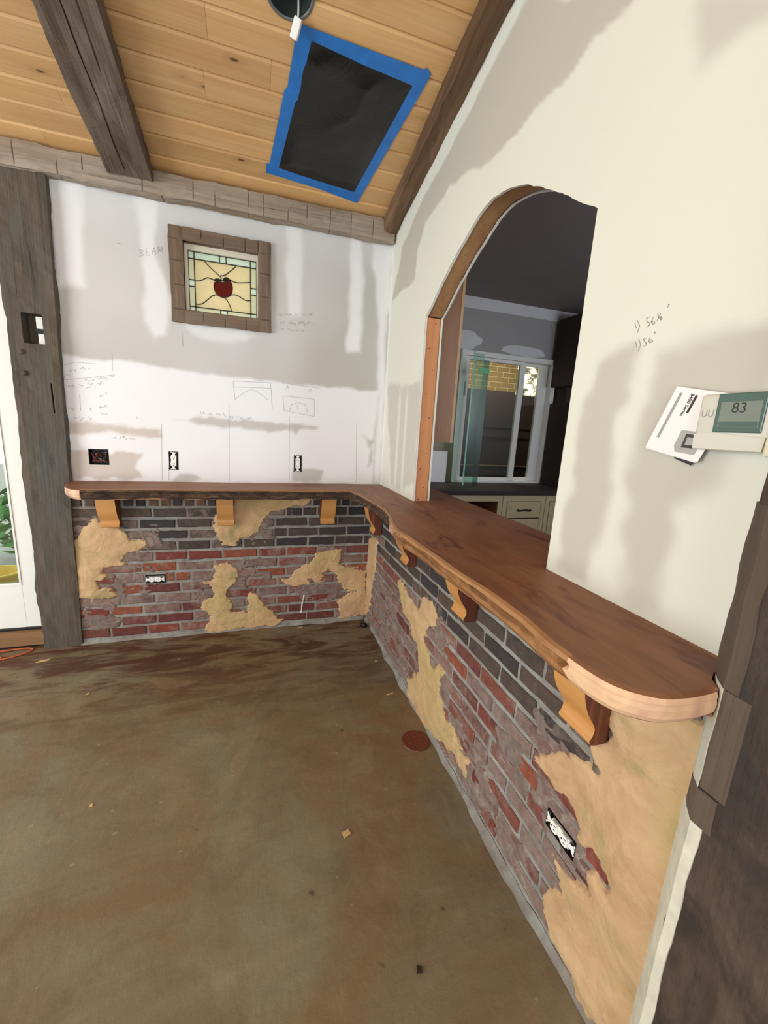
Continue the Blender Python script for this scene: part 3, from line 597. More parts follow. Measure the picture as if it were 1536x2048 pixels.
def letters(txt, a, b, h):
    G = {'B': [[(0, 0), (0, 1), (.55, .9), (.1, .52), (.6, .3), (0, 0)]], 'E': [[(.5, 1), (0, .95), (0, 0), (.55, .03)], [(0, .5), (.4, .52)]], 'A': [[(0, 0), (.3, 1), (.6, 0)], [(.12, .4), (.5, .42)]], 'M': [[(0, 0), (.08, 1), (.35, .3), (.62, 1), (.7, 0)]]}
    out = []; n = len(txt); a = np.array(a); b = np.array(b)
    for i, ch in enumerate(txt):
        o = a + (b - a) * i / n; wd = np.hypot(*(b - a)) / n
        for st in G[ch]: out.append([tuple(o + np.array([p[0] * wd, p[1] * h])) for p in st])
    return out
ribbons('pencil_word', letters('BEAM', (SCRIBBLE_BACK[11][0][0], SCRIBBLE_BACK[11][0][1] - 0.012), SCRIBBLE_BACK[11][1], 0.034), pb, wall_back, 0.0016)
ribbons('pencil_sketch', PENCIL_BACK[:10], pb, wall_back)
ribbons('pencil_lines', PENCIL_BACK[10:], pb, wall_back, 0.0014)
for i, (a, b) in enumerate(SCRIBBLE_BACK[:11] + SCRIBBLE_BACK[12:]): ribbons('pencil_note', scrawl(a, b, i), pb, wall_back, 0.0013)
ribbons('pencil_dimensions', PENCIL_RIGHT, pr, wall_right, 0.0013)

# ---------------------------------------------------------------- ceiling
def boolean_cut(o, cutter):
    md = o.modifiers.new('cut', 'BOOLEAN'); md.operation = 'DIFFERENCE'; md.object = cutter; md.solver = 'EXACT'
    bpy.context.view_layer.update(); dg = bpy.context.evaluated_depsgraph_get()
    me = bpy.data.meshes.new_from_object(o.evaluated_get(dg)); o.modifiers.clear(); o.data = me
CAN = (-0.676, -0.985)
nrm = Vector((0, -math.sin(ANG), -math.cos(ANG)))      # pointing down into the room
canc = Vector((CAN[0], CAN[1], zc(CAN[1])))
cutter = MB().lathe([(0.0, -0.2), (0.082, -0.2), (0.082, 0.2), (0.0, 0.2)], 40).build('cutter', MAT['steel']); cutter.location = canc; cutter.rotation_euler = (-ANG, 0, 0)
ceiling = mesh_obj('ceiling', *(lambda m: (m.v, m.f))(MB().box(-4.7, 0.2, -6.3, 0.25, 0.0165, 0.06)), MAT['pine'], loc=(0, 0, zc(0)), rot=(-ANG, 0, 0))
struct(ceiling, 'sloping knotty pine board ceiling')
boolean_cut(ceiling, cutter)
seams = [0.12 - 0.1225 * k for k in range(21)]
PW = 0.1225 / math.cos(ANG)
def plank_mesh(x0, x1):
    g = 0.010; pf = [(0.0003, 0.016), (0.0003, 0.0085), (g, 0.0), (PW - g, 0.0), (PW - 0.0003, 0.0085), (PW - 0.0003, 0.016)]
    m = MB().prism([(-p[0], p[1]) for p in pf], 'x', x0, x1); return m
for k, y in enumerate(seams[:-1]):
    r = random.Random(k); cut = -0.97 if k == 7 else r.uniform(-2.0, -0.4) + (-0.9 if r.random() < .5 else 0)
    for (x0, x1) in ((-3.2, cut - 0.0004), (cut + 0.0004, 0.10)):
        if x1 - x0 < 0.05: continue
        o = plank_mesh(x0, x1).build('plank', MAT['pine'], ceiling); o.location = (0, y / math.cos(ANG), 0)
        if seams[k] > CAN[1] - 0.1 and seams[k + 1] < CAN[1] + 0.1: 
            boolean_cut(o, cutter)
bpy.data.objects.remove(cutter)

# ---------------------------------------------------------------- unseen remainder of the room, with its glazed openings
def wall_boxes(name, boxes, mat=MAT['roomwall']):
    m = MB()
    for b in boxes: m.box(*b)
    return struct(m.build(name, mat))
wall_boxes('wall_left', [(-4.7, -4.55, -6.1, -3.9, 0, 4.2), (-4.7, -4.55, -0.5, 0.3, 0, 4.2), (-4.7, -4.55, -3.9, -0.5, 0, 0.15), (-4.7, -4.55, -3.9, -0.5, 2.45, 4.2)])
wall_boxes('wall_front', [(-4.7, -3.1, -6.15, -6.0, 0, 4.2), (-0.1, 0.3, -6.15, -6.0, 0, 4.2), (-3.1, -0.1, -6.15, -6.0, 2.55, 4.2), (-3.1, -0.1, -6.15, -6.0, 0, 0.1)])
wall_boxes('wall_right_front', [(0.07, 0.2, -6.1, -2.75, 0, 4.2)])
wall_boxes('wall_back_left', [(-4.7, -3.02, 0.06, 0.17, 0, 2.85), (-3.02, -2.05, 0.06, 0.17, 2.16, 2.85)])
# ---------------------------------------------------------------- brick lower walls under the bar, with tan plaster left in patches
def brick_proto(seed):
    r = random.Random(seed); nx, nz = 7, 4; L, Hh = 0.197, 0.057; v = []; f = []
    us = np.linspace(-L / 2, L / 2, nx); ws = np.linspace(-Hh / 2, Hh / 2, nz); us[1] = -L / 2 + .006; us[-2] = L / 2 - .006; ws[1] = -Hh / 2 + .006; ws[-2] = Hh / 2 - .006
    for i, u in enumerate(us):
        for j, w in enumerate(ws):
            edge = i in (0, nx - 1) or j in (0, nz - 1); ju = r.uniform(-.002, .002); jw = r.uniform(-.0022, .0022)
            v.append((u + ju, (0.004 + r.uniform(-.001, .002)) if edge else r.uniform(-.0012, .0010), w + jw))
    idx = lambda i, j: i * nz + j
    for i in range(nx - 1):
        for j in range(nz - 1): f.append((idx(i, j), idx(i + 1, j), idx(i + 1, j + 1), idx(i, j + 1)))
    ring = [idx(i, 0) for i in range(nx)] + [idx(nx - 1, j) for j in range(1, nz)] + [idx(i, nz - 1) for i in range(nx - 2, -1, -1)] + [idx(0, j) for j in range(nz - 2, 0, -1)]
    k = len(v); v += [(v[q][0], 0.02, v[q][2]) for q in ring]; n = len(ring)
    for a in range(n): f.append((ring[a], k + a, k + (a + 1) % n, ring[(a + 1) % n]))
    me = bpy.data.meshes.new('brick'); me.from_pydata(v, [], f); me.materials.append(MAT['brick']); me.update(); return me
BR = [brick_proto(s) for s in range(8)]
DARK = [(74, 62, 56), (62, 54, 52), (84, 70, 62), (56, 50, 52), (92, 74, 62)]
RED = [(142, 66, 50), (128, 58, 46), (150, 80, 56), (118, 64, 54), (134, 74, 60), (110, 52, 46)]
MAUVE = [(134, 98, 90), (122, 88, 82), (128, 84, 74)]
def sdf_any(u, z, polys):
    u = np.atleast_1d(u); z = np.atleast_1d(z); return np.max([poly_sdf(u, z, p) for p in polys], axis=0)
def brick_wall(name, axis, u_lo, u_hi, polys, anchors, outlets, headers, seed, label, smears=()):
    """axis 'x': face at y=0, u is x.  axis 'y': face at x=0, u is y"""
    r = random.Random(seed)
    step = 0.012; us = lines(u_lo, u_hi, step); vs = lines(0.0, 0.992, step); U, Z = np.meshgrid(us, vs, indexing='ij')
    D = 0.0065 + fbm(U * 22, Z * 22, seed, 3) * 0.0018
    idx = np.arange(U.size).reshape(U.shape)
    holes = np.zeros((len(us) - 1, len(vs) - 1), bool)
    um = (us[:-1] + us[1:]) / 2; vm = (vs[:-1] + vs[1:]) / 2
    for (a, b, c, d) in outlets: holes |= ((um[:, None] > a - .002) & (um[:, None] < b + .002) & (vm[None] > c - .002) & (vm[None] < d + .002))
    q = np.stack([idx[:-1, :-1], idx[1:, :-1], idx[1:, 1:], idx[:-1, 1:]], -1)[~holes]
    P = np.stack([U.ravel(), D.ravel(), Z.ravel()] if axis == 'x' else [D.ravel(), U.ravel(), Z.ravel()], -1)
    w = mesh_obj(name, P, q, MAT['mortar'], smooth=True); struct(w, label)
    def put(uc, zcn, length, height, dark, hd=False):
        corners = [(uc + a * length / 2, zcn + b * height / 2) for a in (-1, 0, 1) for b in (-1, 1)]
        s = sdf_any([c[0] for c in corners], [c[1] for c in corners], polys)
        if s.min() > 0.012: return
        o = bpy.data.objects.new('brick', r.choice(BR)); link(o, w)
        o.location = (uc, r.uniform(-.0015, .0015), zcn) if axis == 'x' else (r.uniform(-.0015, .0015), uc, zcn)
        flip = r.choice((1, -1))
        if hd: o.scale = (height / 0.197, 1, length / 0.057); o.rotation_euler = (0, math.pi / 2, 0)
        else: o.scale = (flip * length / 0.197, 1, height / 0.057)
        if axis == 'y': o.rotation_euler = (0, 0, -math.pi / 2)
        x = r.random()
        if dark: c = r.choice(DARK); al = r.uniform(0.05, 0.45)
        elif x < 0.66: c = r.choice(RED); al = r.uniform(0.25, 0.8)
        else: c = r.choice(MAUVE); al = r.uniform(0.7, 1.0)
        if not dark and axis == 'y' and zcn < 0.35: al = min(1.0, al + 0.25)
        if s.max() > -0.008: al = max(al, r.uniform(0.6, 0.95))       # mortar smeared where the plaster tore away
        if hd and r.random() < .25: c = (112, 84, 60)
        l = lin(*c); o.color = (l[0], l[1], l[2], al)
    if headers:
        u = u_lo + 0.02
        while u < u_hi - 0.03:
            wd = r.uniform(.050, .056); put(u + wd / 2, 0.945, wd, 0.092, True, True); u += 0.0685
    rows = range(1, 13) if headers else range(0, 13)
    for k in rows:
        ztop = 0.889 - 0.0722 * (k - 1); zb = ztop - 0.0605
        if zb < 0: zb = 0.004
        hgt = ztop - 0.0035 - zb - 0.003
        if hgt < 0.02: continue
        cuts = [anchors[k % 2] + 0.2095 * n + r.uniform(-.012, .012) for n in range(-16, 17)]
        cuts = [u_lo] + [c for c in cuts if u_lo + 0.04 < c < u_hi - 0.04] + [u_hi]
        if r.random() < 0.5:
            j = r.randrange(1, len(cuts) - 1); cuts.insert(j, (cuts[j - 1] + cuts[j]) / 2 + r.uniform(-.02, .02))
        spans = []
        for a, b in zip(cuts[:-1], cuts[1:]):
            a += 0.0065; b -= 0.0065; segs = [(a, b)]
            for (oa, ob, oc, od) in outlets:
                if od > zb and oc < zb + hgt:
                    ns = []
                    for (p, s_) in segs:
                        if s_ < oa - .004 or p > ob + .004: ns.append((p, s_)); continue
                        if oa - .008 - p > .02: ns.append((p, oa - .008))
                        if s_ - ob - .008 > .02: ns.append((ob + .008, s_))
                    segs = ns
            spans += segs
        for (a, b) in spans:
            if b - a > 0.018: put((a + b) / 2, zb + hgt / 2 + r.uniform(-.002, .002), b - a, hgt + r.uniform(-.003, .003), k <= 4)
    # plaster patches: raised skins with torn edges; thinner smears of mortar dragged over the bricks
    for pi, (poly, kind) in enumerate([(p, 0) for p in polys] + [(p, 1) for p in smears]):
        a = np.array(poly); pad = 0.04 if kind == 0 else 0.06; u0, v0 = a.min(0) - pad; u1, v1 = a.max(0) + pad
        u0 = max(u0, u_lo); u1 = min(u1, u_hi); v0 = max(v0, 0.0); v1 = min(v1, 0.992); st = 0.004 if kind == 0 else 0.005
        us = np.linspace(u0, u1, max(3, int((u1 - u0) / st))); vs = np.linspace(v0, v1, max(3, int((v1 - v0) / st)))
        U, Z = np.meshgrid(us, vs, indexing='ij')
        m = poly_sdf(U, Z, poly)
        if kind == 0:
            m = m + fbm(U * 20, Z * 46, seed + 5 + pi, 4) * 0.014 + fbm(U * 75, Z * 110, seed + 6 + pi, 2) * 0.004 + fbm(U * 8, Z * 8, seed + 9 + pi, 2) * 0.006
            hgt = -0.010 + 0.0165 * sstep(-0.005, 0.004, m) + sstep(0.0, 0.05, m) * 0.003 + fbm(U * 9, Z * 14, seed + 40, 4) * 0.0042 * sstep(0, 0.03, m)
        else:
            m = np.minimum(m, 0.015) + fbm(U * 14, Z * 34, seed + 25 + pi, 4) * 0.030 - 0.009
            hgt = -0.010 + 0.0118 * sstep(-0.006, 0.008, m) + fbm(U * 30, Z * 40, seed + 44, 3) * 0.0011
        keep = (m > -0.007); kc = keep[:-1, :-1] | keep[1:, :-1] | keep[1:, 1:] | keep[:-1, 1:]
        for (oa, ob, oc, od) in outlets:
            kc &= ~((U[:-1, :-1] > oa - .005) & (U[:-1, :-1] < ob + .003) & (Z[:-1, :-1] > oc - .005) & (Z[:-1, :-1] < od + .003))
        idx = np.arange(U.size).reshape(U.shape); q = np.stack([idx[:-1, :-1], idx[1:, :-1], idx[1:, 1:], idx[:-1, 1:]], -1)[kc]
        used = np.unique(q); mp = -np.ones(U.size, int); mp[used] = np.arange(len(used))
        P = np.stack([U.ravel(), -hgt.ravel(), Z.ravel()] if axis == 'x' else [-hgt.ravel(), U.ravel(), Z.ravel()], -1)[used]
        mesh_obj('plaster_patch' if kind == 0 else 'mortar_smear', P, mp[q], MAT['plaster'] if kind == 0 else MAT['smear'], w, smooth=True)
    return w
SM_BACK = [[(-1.78, 0.52), (-1.46, 0.55), (-1.42, 0.36), (-1.55, 0.27), (-1.76, 0.30)], [(-1.52, 0.80), (-1.40, 0.79), (-1.38, 0.64), (-1.50, 0.62)], [(-1.00, 0.56), (-0.78, 0.58), (-0.70, 0.42), (-0.74, 0.30), (-0.90, 0.28)], [(-0.86, 0.76), (-0.72, 0.82), (-0.66, 0.66), (-0.84, 0.58)], [(-1.86, 0.26), (-1.70, 0.28), (-1.62, 0.10), (-1.86, 0.06)], [(-0.40, 0.62), (-0.20, 0.56), (-0.22, 0.42), (-0.36, 0.46)], [(-0.56, 0.30), (-0.22, 0.30), (-0.22, 0.18), (-0.5, 0.16)], [(-1.86, 0.86), (-1.72, 0.86), (-1.70, 0.74), (-1.86, 0.70)], [(-1.18, 0.44), (-1.06, 0.46), (-1.02, 0.26), (-1.20, 0.20)]]
SM_RIGHT = [[(-0.22, 0.46), (-0.62, 0.40), (-0.9, 0.22), (-0.88, 0.06), (-0.30, 0.04), (-0.14, 0.2)], [(-0.10, 0.84), (-0.22, 0.82), (-0.26, 0.60), (-0.18, 0.52)], [(-1.26, 0.36), (-1.42, 0.34), (-1.72, 0.22), (-1.98, 0.18), (-2.02, 0.05), (-1.62, 0.03), (-1.50, 0.14)], [(-1.20, 0.68), (-1.34, 0.60), (-1.36, 0.46), (-1.20, 0.50)], [(-1.92, 0.64), (-2.06, 0.66), (-2.10, 0.52), (-1.98, 0.46)], [(-1.98, 0.48), (-2.16, 0.46), (-2.22, 0.34), (-2.06, 0.27), (-1.96, 0.34)], [(-1.72, 0.50), (-1.90, 0.50), (-1.94, 0.34), (-1.78, 0.34)], [(-2.02, 0.93), (-2.10, 0.93), (-2.12, 0.72), (-2.04, 0.74)]]
OUT_C = (-1.494, -1.383, 0.384, 0.444); OUT_D = (-2.146, -2.040, 0.350, 0.404)
wb_low = brick_wall('wall_lower_back', 'x', -1.88, 0.0, PL_BACK, {1: -1.437, 0: -1.511}, [OUT_C], True, 3, 'old brick half wall with torn tan plaster patches, back side', SM_BACK)
wr_low = brick_wall('wall_lower_right', 'y', -2.45, 0.0, PL_RIGHT, {1: -0.155, 0: -0.05}, [OUT_D], False, 8, 'old brick half wall with torn tan plaster patches under the arched opening', SM_RIGHT)
# rough mortar toe where the brick meets the slab
def toe(name, axis, a, b, parent, s):
    us = np.linspace(a, b, 120); v = []; f = []
    for i, u in enumerate(us):
        w = 0.016 + 0.010 * float(fbm(u * 7, 1.0, s, 3)); h = 0.020 + 0.010 * float(fbm(u * 9, 4.0, s, 3))
        for (d, z) in ((-w, 0.001), (-w * .5, h * .35), (0.004, h)): v.append((u, d, z) if axis == 'x' else (d, u, z))
    for i in range(len(us) - 1):
        for k in range(2): f.append((3 * i + k, 3 * i + 3 + k, 3 * i + 4 + k, 3 * i + 1 + k))
    return mesh_obj(name, v, f, MAT['mortar'], parent, smooth=True)
toe('mortar_toe', 'x', -1.88, -0.02, wb_low, 5); toe('mortar_toe', 'y', -2.42, -0.01, wr_low, 6)
# ---------------------------------------------------------------- hewn timbers
def hewn(name, p0, p1, side, w, h, mat, seed, amp=0.004, cracks=(), n=5, step=0.03, w1=1.0, scores=(), parent=None):
    p0 = Vector(p0); p1 = Vector(p1); X = (p1 - p0).normalized(); Y = Vector(side); Y = (Y - X * Y.dot(X)).normalized(); Z = X.cross(Y); L = (p1 - p0).length
    per = []                                             # (face, t, crack or None)
    for fc in range(4):
        ts = [(t, None) for t in np.linspace(0, 1, n, endpoint=False)]
        for ci, c in enumerate(cracks):
            if c[0] == fc: ts += [(c[1] - 0.016, None), (c[1], ci), (c[1] + 0.016, None)]
        per += [(fc, t, ci) for t, ci in sorted(ts, key=lambda q: q[0])]
    xs = set(np.round(np.linspace(0, L, max(2, int(L / step))), 4))
    for s in scores:
        for d in (-0.004, 0, 0.004): xs.add(round(s[0] + d, 4))
    xs = sorted(xs); V = []; m = len(per)
    for x in xs:
        ws = w * (1 + (w1 - 1) * x / L)
        for (fc, t, ci) in per:
            if fc == 0: y, z, ny, nz = -ws / 2 + ws * t, h / 2, 0, 1
            elif fc == 1: y, z, ny, nz = ws / 2, h / 2 - h * t, 1, 0
            elif fc == 2: y, z, ny, nz = ws / 2 - ws * t, -h / 2, 0, -1
            else: y, z, ny, nz = -ws / 2, -h / 2 + h * t, -1, 0
            u = fc * 3.1 + t * 2
            d = float(fbm(x * 5, u * 1.6, seed, 3)) * amp + float(fbm(x * 22, u * 5, seed + 3, 2)) * amp * 0.4
            if t < 0.02: d -= 0.004 + 0.003 * float(fbm(x * 9, u, seed + 6, 2))
            if ci is not None:
                c = cracks[ci]; k = float(sstep(c[2], c[2] + 0.1, x) * sstep(c[3], c[3] - 0.1, x)); d -= c[4] * k
                sh = float(fbm(x * 4, ci * 3.0, seed + 8, 2)) * 0.006
                y += sh * (fc in (0, 2)); z += sh * (fc in (1, 3))
            for s in scores:
                if abs(x - s[0]) < 0.001 and fc in s[1] and s[2] <= t <= s[3]: d -= 0.006
            V.append((x, y + ny * d, z + nz * d))
    F = []
    for i in range(len(xs) - 1):
        for k in range(m): F.append((i * m + k, (i + 1) * m + k, (i + 1) * m + (k + 1) % m, i * m + (k + 1) % m))
    F.append(tuple(range(m))); F.append(tuple(range((len(xs) - 1) * m, len(xs) * m))[::-1])
    o = mesh_obj(name, V, F, mat, parent)
    o.matrix_world = Matrix(((X.x, Y.x, Z.x, p0.x), (X.y, Y.y, Z.y, p0.y), (X.z, Y.z, Z.z, p0.z), (0, 0, 0, 1)))
    return o
def apply_cut(o, boxes):
    for b in boxes:
        c = MB().box(*b).build('cutter', MAT['darkhole']); boolean_cut(o, c); bpy.data.objects.remove(c)

# post between the glazed door and the bar
post_root = empty('timber_post', (-1.972, 0.05, 0)); tag(post_root, 'tall weathered grey timber post with mortise pocket beside the white glazed door', 'post')
bpy.context.view_layer.update()
pl = hewn('timber', (-1.973, 0.052, 0), (-1.938, 0.052, 2.70), (1, 0, 0), 0.205, 0.145, MAT['post'], 21, 0.008, [(0, 0.5, 0.05, 1.05, .012), (0, 0.42, 1.75, 2.5, .012), (0, 0.28, 1.3, 1.78, .009)], 7, 0.03, 1.17)
apply_cut(pl, [(-1.990, -1.896, -0.2, 0.055, 1.803, 1.957), (-1.889, -1.881, -0.2, 0.03, 1.44, 1.60)])
pl.parent = post_root; pl.matrix_parent_inverse = Matrix.Translation(-Vector(post_root.location))
def under(o, root):
    o.parent = root; o.matrix_parent_inverse = Matrix.Translation(-Vector(root.location)); return o
under(MB().box(-1.936, -1.904, 0.004, 0.05, 1.885, 1.948, bev=.004).build('painted_daylight', MAT['white']), post_root)  # white blocks stand in for daylight showing through the pocket
under(MB().box(-1.932, -1.902, 0.004, 0.05, 1.806, 1.862, bev=.004).build('painted_daylight', MAT['white']), post_root)
under(MB().box(-1.940, -1.898, 0.0, 0.05, 1.864, 1.882).build('iron_bar', MAT['iron']), post_root)
for (x, z) in ((-2.005, 1.756), (-2.003, 1.647)):
    under(MB().lathe([(0.0, -0.012), (0.008, -0.011), (0.013, -0.006), (0.014, 0.006)], 14, 0, (x, -0.022, z), 'y').build('wooden_peg', MAT['post'], smooth=True), post_root)

# post at the near end of the bar
pr_root = empty('timber_post', (0.0, -2.55, 0)); tag(pr_root, 'dark brown timber post with whitewashed edge at the rounded end of the bar', 'post')
pn = hewn('timber', (-0.004, -2.565, 0), (-0.004, -2.565, 1.445), (0, 1, 0), 0.32, 0.094, MAT['post_r'], 33, 0.003, [(2, 0.35, 0.0, 0.9, .008), (2, 0.7, 0.5, 1.4, .008), (0, 0.35, 0.0, 0.9, .008)], 6)
under(pn, pr_root)
def edge_strip(z0, z1, mat, seed, wx=0.0, ye=-2.416):
    zs = np.linspace(z0, z1, max(4, int((z1 - z0) / 0.02))); v = []; f = []
    for z in zs:
        a = float(fbm(z * 14, 2.0, seed, 3)) * 0.003; b = float(fbm(z * 9, 7.0, seed, 3)) * 0.004
        v += [(0.055, ye + b, z), (-0.0535 + a * .4, ye + b, z), (-0.0535 + a * .4, -2.409 + b * .3, z), (-0.033 + a, -2.387 + b * .5, z), (-0.006 + a * .5 - wx, -2.3665 + a, z), (0.055, -2.3665, z)]
    for i in range(len(zs) - 1):
        for k in range(6): f.append((i * 6 + k, i * 6 + (k + 1) % 6, i * 6 + 6 + (k + 1) % 6, i * 6 + 6 + k))
    f += [tuple(range(6)), tuple(range((len(zs) - 1) * 6, len(zs) * 6))[::-1]]
    return mesh_obj('chamfered_edge', v, f, mat)
for (a, b, m, s, wx, ye) in ((0.0, 0.79, 'whitewash', 1, 0.002, -2.427), (0.79, 0.86, 'post_edge', 2, -0.004, -2.445), (0.86, 1.06, 'whitewash', 3, 0.0, -2.408), (1.06, 1.375, 'post_edge', 4, 0.004, -2.432), (1.375, 1.445, 'post_r', 5, -0.008, -2.42)):
    under(edge_strip(a, b, MAT[m], s, wx, ye), pr_root)
under(MB().box(-0.0525, -0.03, -2.452, -2.4085, 0.862, 1.058, bev=.003).build('bare_edge_strip', MAT['post_edge']), pr_root)
wr = MB().box(0.028, A_, -2.75, -2.337, 1.447, 3.35, bev=.004).build('trim_2', MAT['creamwall']); struct(wr, 'cream drywall wrap above the near timber post')

# ceiling timbers
wall_plate = hewn('timber_beam', (-3.15, -0.014, 2.686), (0.055, -0.014, 2.686), (0, 1, 0), 0.085, 0.115, MAT['crown'], 41, 0.007, [(3, 0.35, 2.0, 2.55, .006)], 5, 0.035, 1.0,
    [(1.22, (3,), .2, 1), (1.40, (2, 3), 0, .5), (1.51, (3,), .4, 1), (1.78, (3,), 0, .7), (1.87, (2,), 0, 1), (2.03, (3,), .2, 1), (2.14, (3,), 0, .6), (2.32, (2, 3), .3, 1), (2.40, (3,), 0, 1), (2.54, (3,), 0, .5), (2.65, (3,), .3, 1), (2.79, (2, 3), 0, .8), (2.92, (3,), 0, 1), (3.06, (3,), .2, .8)])
tag(wall_plate, 'pale weathered hewn timber running along the top of the back wall', 'beam')
def on_slope(x, y, drop): return Vector((x, y, zc(y) - drop / math.cos(ANG)))
rb = hewn('timber_beam', on_slope(-1.425, -0.062, 0.046), on_slope(-1.425, -3.2, 0.046), (1, 0, 0), 0.215, 0.085, MAT['beam'], 55, 0.009, [(2, 0.55, 0.0, 1.1, .012), (0, 0.45, 0.0, 1.1, .012), (2, 0.3, 0.5, 1.8, .008)], 7)
tag(rb, 'dark grey brown hewn rafter crossing the pine ceiling above the post', 'beam')
rb2 = hewn('timber_beam', on_slope(0.025, 0.0, 0.042), on_slope(0.025, -3.2, 0.042), (1, 0, 0), 0.092, 0.078, MAT['rafter'], 63, 0.008, [(0, 0.3, 0.2, 1.5, .006)], 5)
tag(rb2, 'warm brown rafter along the slope where pine ceiling meets cream wall', 'beam')

# ---------------------------------------------------------------- the bar: two live-edge slabs
def catmull(pts, n=10):
    pts = [np.array(p, float) for p in pts]; out = []
    for i in range(len(pts) - 1):
        p0 = pts[max(i - 1, 0)]; p1 = pts[i]; p2 = pts[i + 1]; p3 = pts[min(i + 2, len(pts) - 1)]
        for k in range(n):
            t = k / n; out.append(0.5 * ((2 * p1) + (p2 - p0) * t + (2 * p0 - 5 * p1 + 4 * p2 - p3) * t * t + (3 * p1 - p0 - 3 * p2 + p3) * t ** 3))
    out.append(pts[-1]); return out
TH = 0.056
front_back = [(-1.846, -0.075), (-1.835, -0.12), (-1.795, -0.225), (-1.74, -0.292), (-1.66, -0.308), (-1.40, -0.300), (-1.1, -0.306), (-0.8, -0.298), (-0.5, -0.304), (-0.30, -0.297), (-0.232, -0.295)]
front_right = [(-0.232, -0.295), (-0.205, -0.45), (-0.190, -0.65), (-0.186, -0.85), (-0.205, -1.02), (-0.232, -1.15), (-0.252, -1.28), (-0.244, -1.45), (-0.236, -1.74), (-0.224, -2.0), (-0.238, -2.2), (-0.240, -2.29), (-0.224, -2.352), (-0.180, -2.392), (-0.13, -2.403), (-0.09, -2.404), (-0.058, -2.402)]
fb = catmull(front_back, 12); fr = catmull(front_right, 10)
fb = [p + np.array([0, float(fbm(p[0] * 5, 0.5, 13, 3)) * 0.007]) for p in fb]; fr = [p + np.array([float(fbm(p[1] * 5, 2.5, 14, 3)) * 0.006, 0]) for p in fr]
fr[0] = fb[-1]
bar = empty('bar_counter', (-0.9, -0.15, 0.994)); tag(bar, 'L-shaped walnut bar top with bark live edge on wooden corbels', 'counter')
path = fb + fr[1:]
def nrm2(i):
    d = path[min(i + 1, len(path) - 1)] - path[max(i - 1, 0)]; d = d / np.hypot(*d); return np.array([d[1], -d[0]])   # pointing to the room
inset = [p - nrm2(i) * 0.010 for i, p in enumerate(path)]
def slab(name, poly, mat, loc):
    m = MB().prism([(p[0], p[1]) for p in poly], 'z', H_ - TH, H_); return under(m.build(name, mat), bar)
kb = len(fb)
slab('slab', inset[:kb] + [np.array([A_ - 0.001, B_ - 0.001]), np.array([-1.846, B_ - 0.001])], MAT['counter_x'], None)
slab('slab', inset[kb - 1:] + [np.array(q) for q in ((-0.050, -2.401), (-0.030, -2.377), (-0.002, -2.361), (A_ - 0.001, -2.360), (A_ - 0.001, YR + .01), (A_ + 0.108, YR + .01), (A_ + 0.108, -2.1), (0.385, -2.1), (0.405, -0.6), (0.42, 0.09), (A_ + 0.108, 0.09), (A_ + 0.108, YL - .004), (A_ - 0.001, YL - .004), (A_ - 0.001, B_ - 0.001))], MAT['counter_y'], None)
V = []; F = []; MI = []
for i, p in enumerate(path):
    n = nrm2(i); s = i * 0.9; isb = i < kb
    a = float(fbm(p[0] * 16, p[1] * 16, 5, 3)); b = float(fbm(p[0] * 24 + 9, p[1] * 24, 6, 3)); c = float(fbm(p[0] * 12, p[1] * 12 + 7, 7, 3))
    end = (p[0] < -1.70 and isb) or (not isb and p[1] < -2.26)
    k = 0.25 if end else 1.0
    if not isb and -1.42 < p[1] < -1.08: k = 1.6
    gv = 0.0 if end else 0.007 + 0.004 * b
    rings = [(-0.010, 0.0), (0.0, -0.004), (0.003 + 0.004 * a * k, -0.013), (0.002 - gv + 0.004 * a * k, -0.018), (0.003 + 0.009 * b * k, -0.026), (0.001 + 0.009 * c * k, -0.042 + 0.004 * c * k), (-0.010 + 0.007 * c * k, -TH + 0.003 * a * k), (-0.05, -TH + 0.0015)]
    for (d, z) in rings: V.append((p[0] + n[0] * d, p[1] + n[1] * d, H_ + z))
    if i:
        if end: m = 3
        elif isb or p[1] > -1.07: m = 0
        elif -1.22 < p[1] < -1.12: m = 3
        else: m = 1
        for q in range(7):
            F.append((8 * (i - 1) + q, 8 * (i - 1) + q + 1, 8 * i + q + 1, 8 * i + q)); MI.append((4 if end else 2) if q == 0 or (q == 1 and m == 1) else (0 if q == 2 and m == 1 else m))
under(mesh_obj('live_edge', V, F, [MAT['bark'], MAT['sap'], MAT['rim'], MAT['cut'], MAT['counter_y']], None, False, midx=MI), bar)

# ---------------------------------------------------------------- corbels
cprof = [(0, 1.0), (0.104, 1.0), (0.104, 0.82), (0.098, 0.67), (0.090, 0.52), (0.076, 0.38), (0.056, 0.26), (0.046, 0.18), (0.050, 0.10), (0.056, 0.06), (0.050, 0.015), (0.034, 0.0), (0, 0.0)]
cs = catmull(cprof[1:12], 4)
cprof = [(0.0, 1.0)] + [(float(p[0]), float(np.clip(p[1], 0, 1))) for p in cs] + [(0.0, 0.0)]
def corbel(kind, at, zb, wdt, ztop, label):
    hh = ztop - zb; n = len(cprof); v = []; f = []; mi = []
    for s in (-0.5, 0.5):
        for (d, t) in cprof: v.append((s * wdt, -d, t * hh))
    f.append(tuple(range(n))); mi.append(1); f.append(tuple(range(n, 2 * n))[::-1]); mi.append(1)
    for i in range(n):
        j = (i + 1) % n; f.append((i, n + i, n + j, j)); mi.append(0)
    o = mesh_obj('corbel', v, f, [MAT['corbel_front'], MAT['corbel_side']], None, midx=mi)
    if kind == 'back': o.location = (at, -0.002, zb)
    else: o.location = (-0.002, at, zb); o.rotation_euler = (0, 0, -math.pi / 2)
    return tag(o, label, 'corbel', 'wooden corbels under the bar')
corbel('back', -1.652, 0.777, 0.100, 0.9955, 'amber wooden corbel under the bar end beside the grey post')
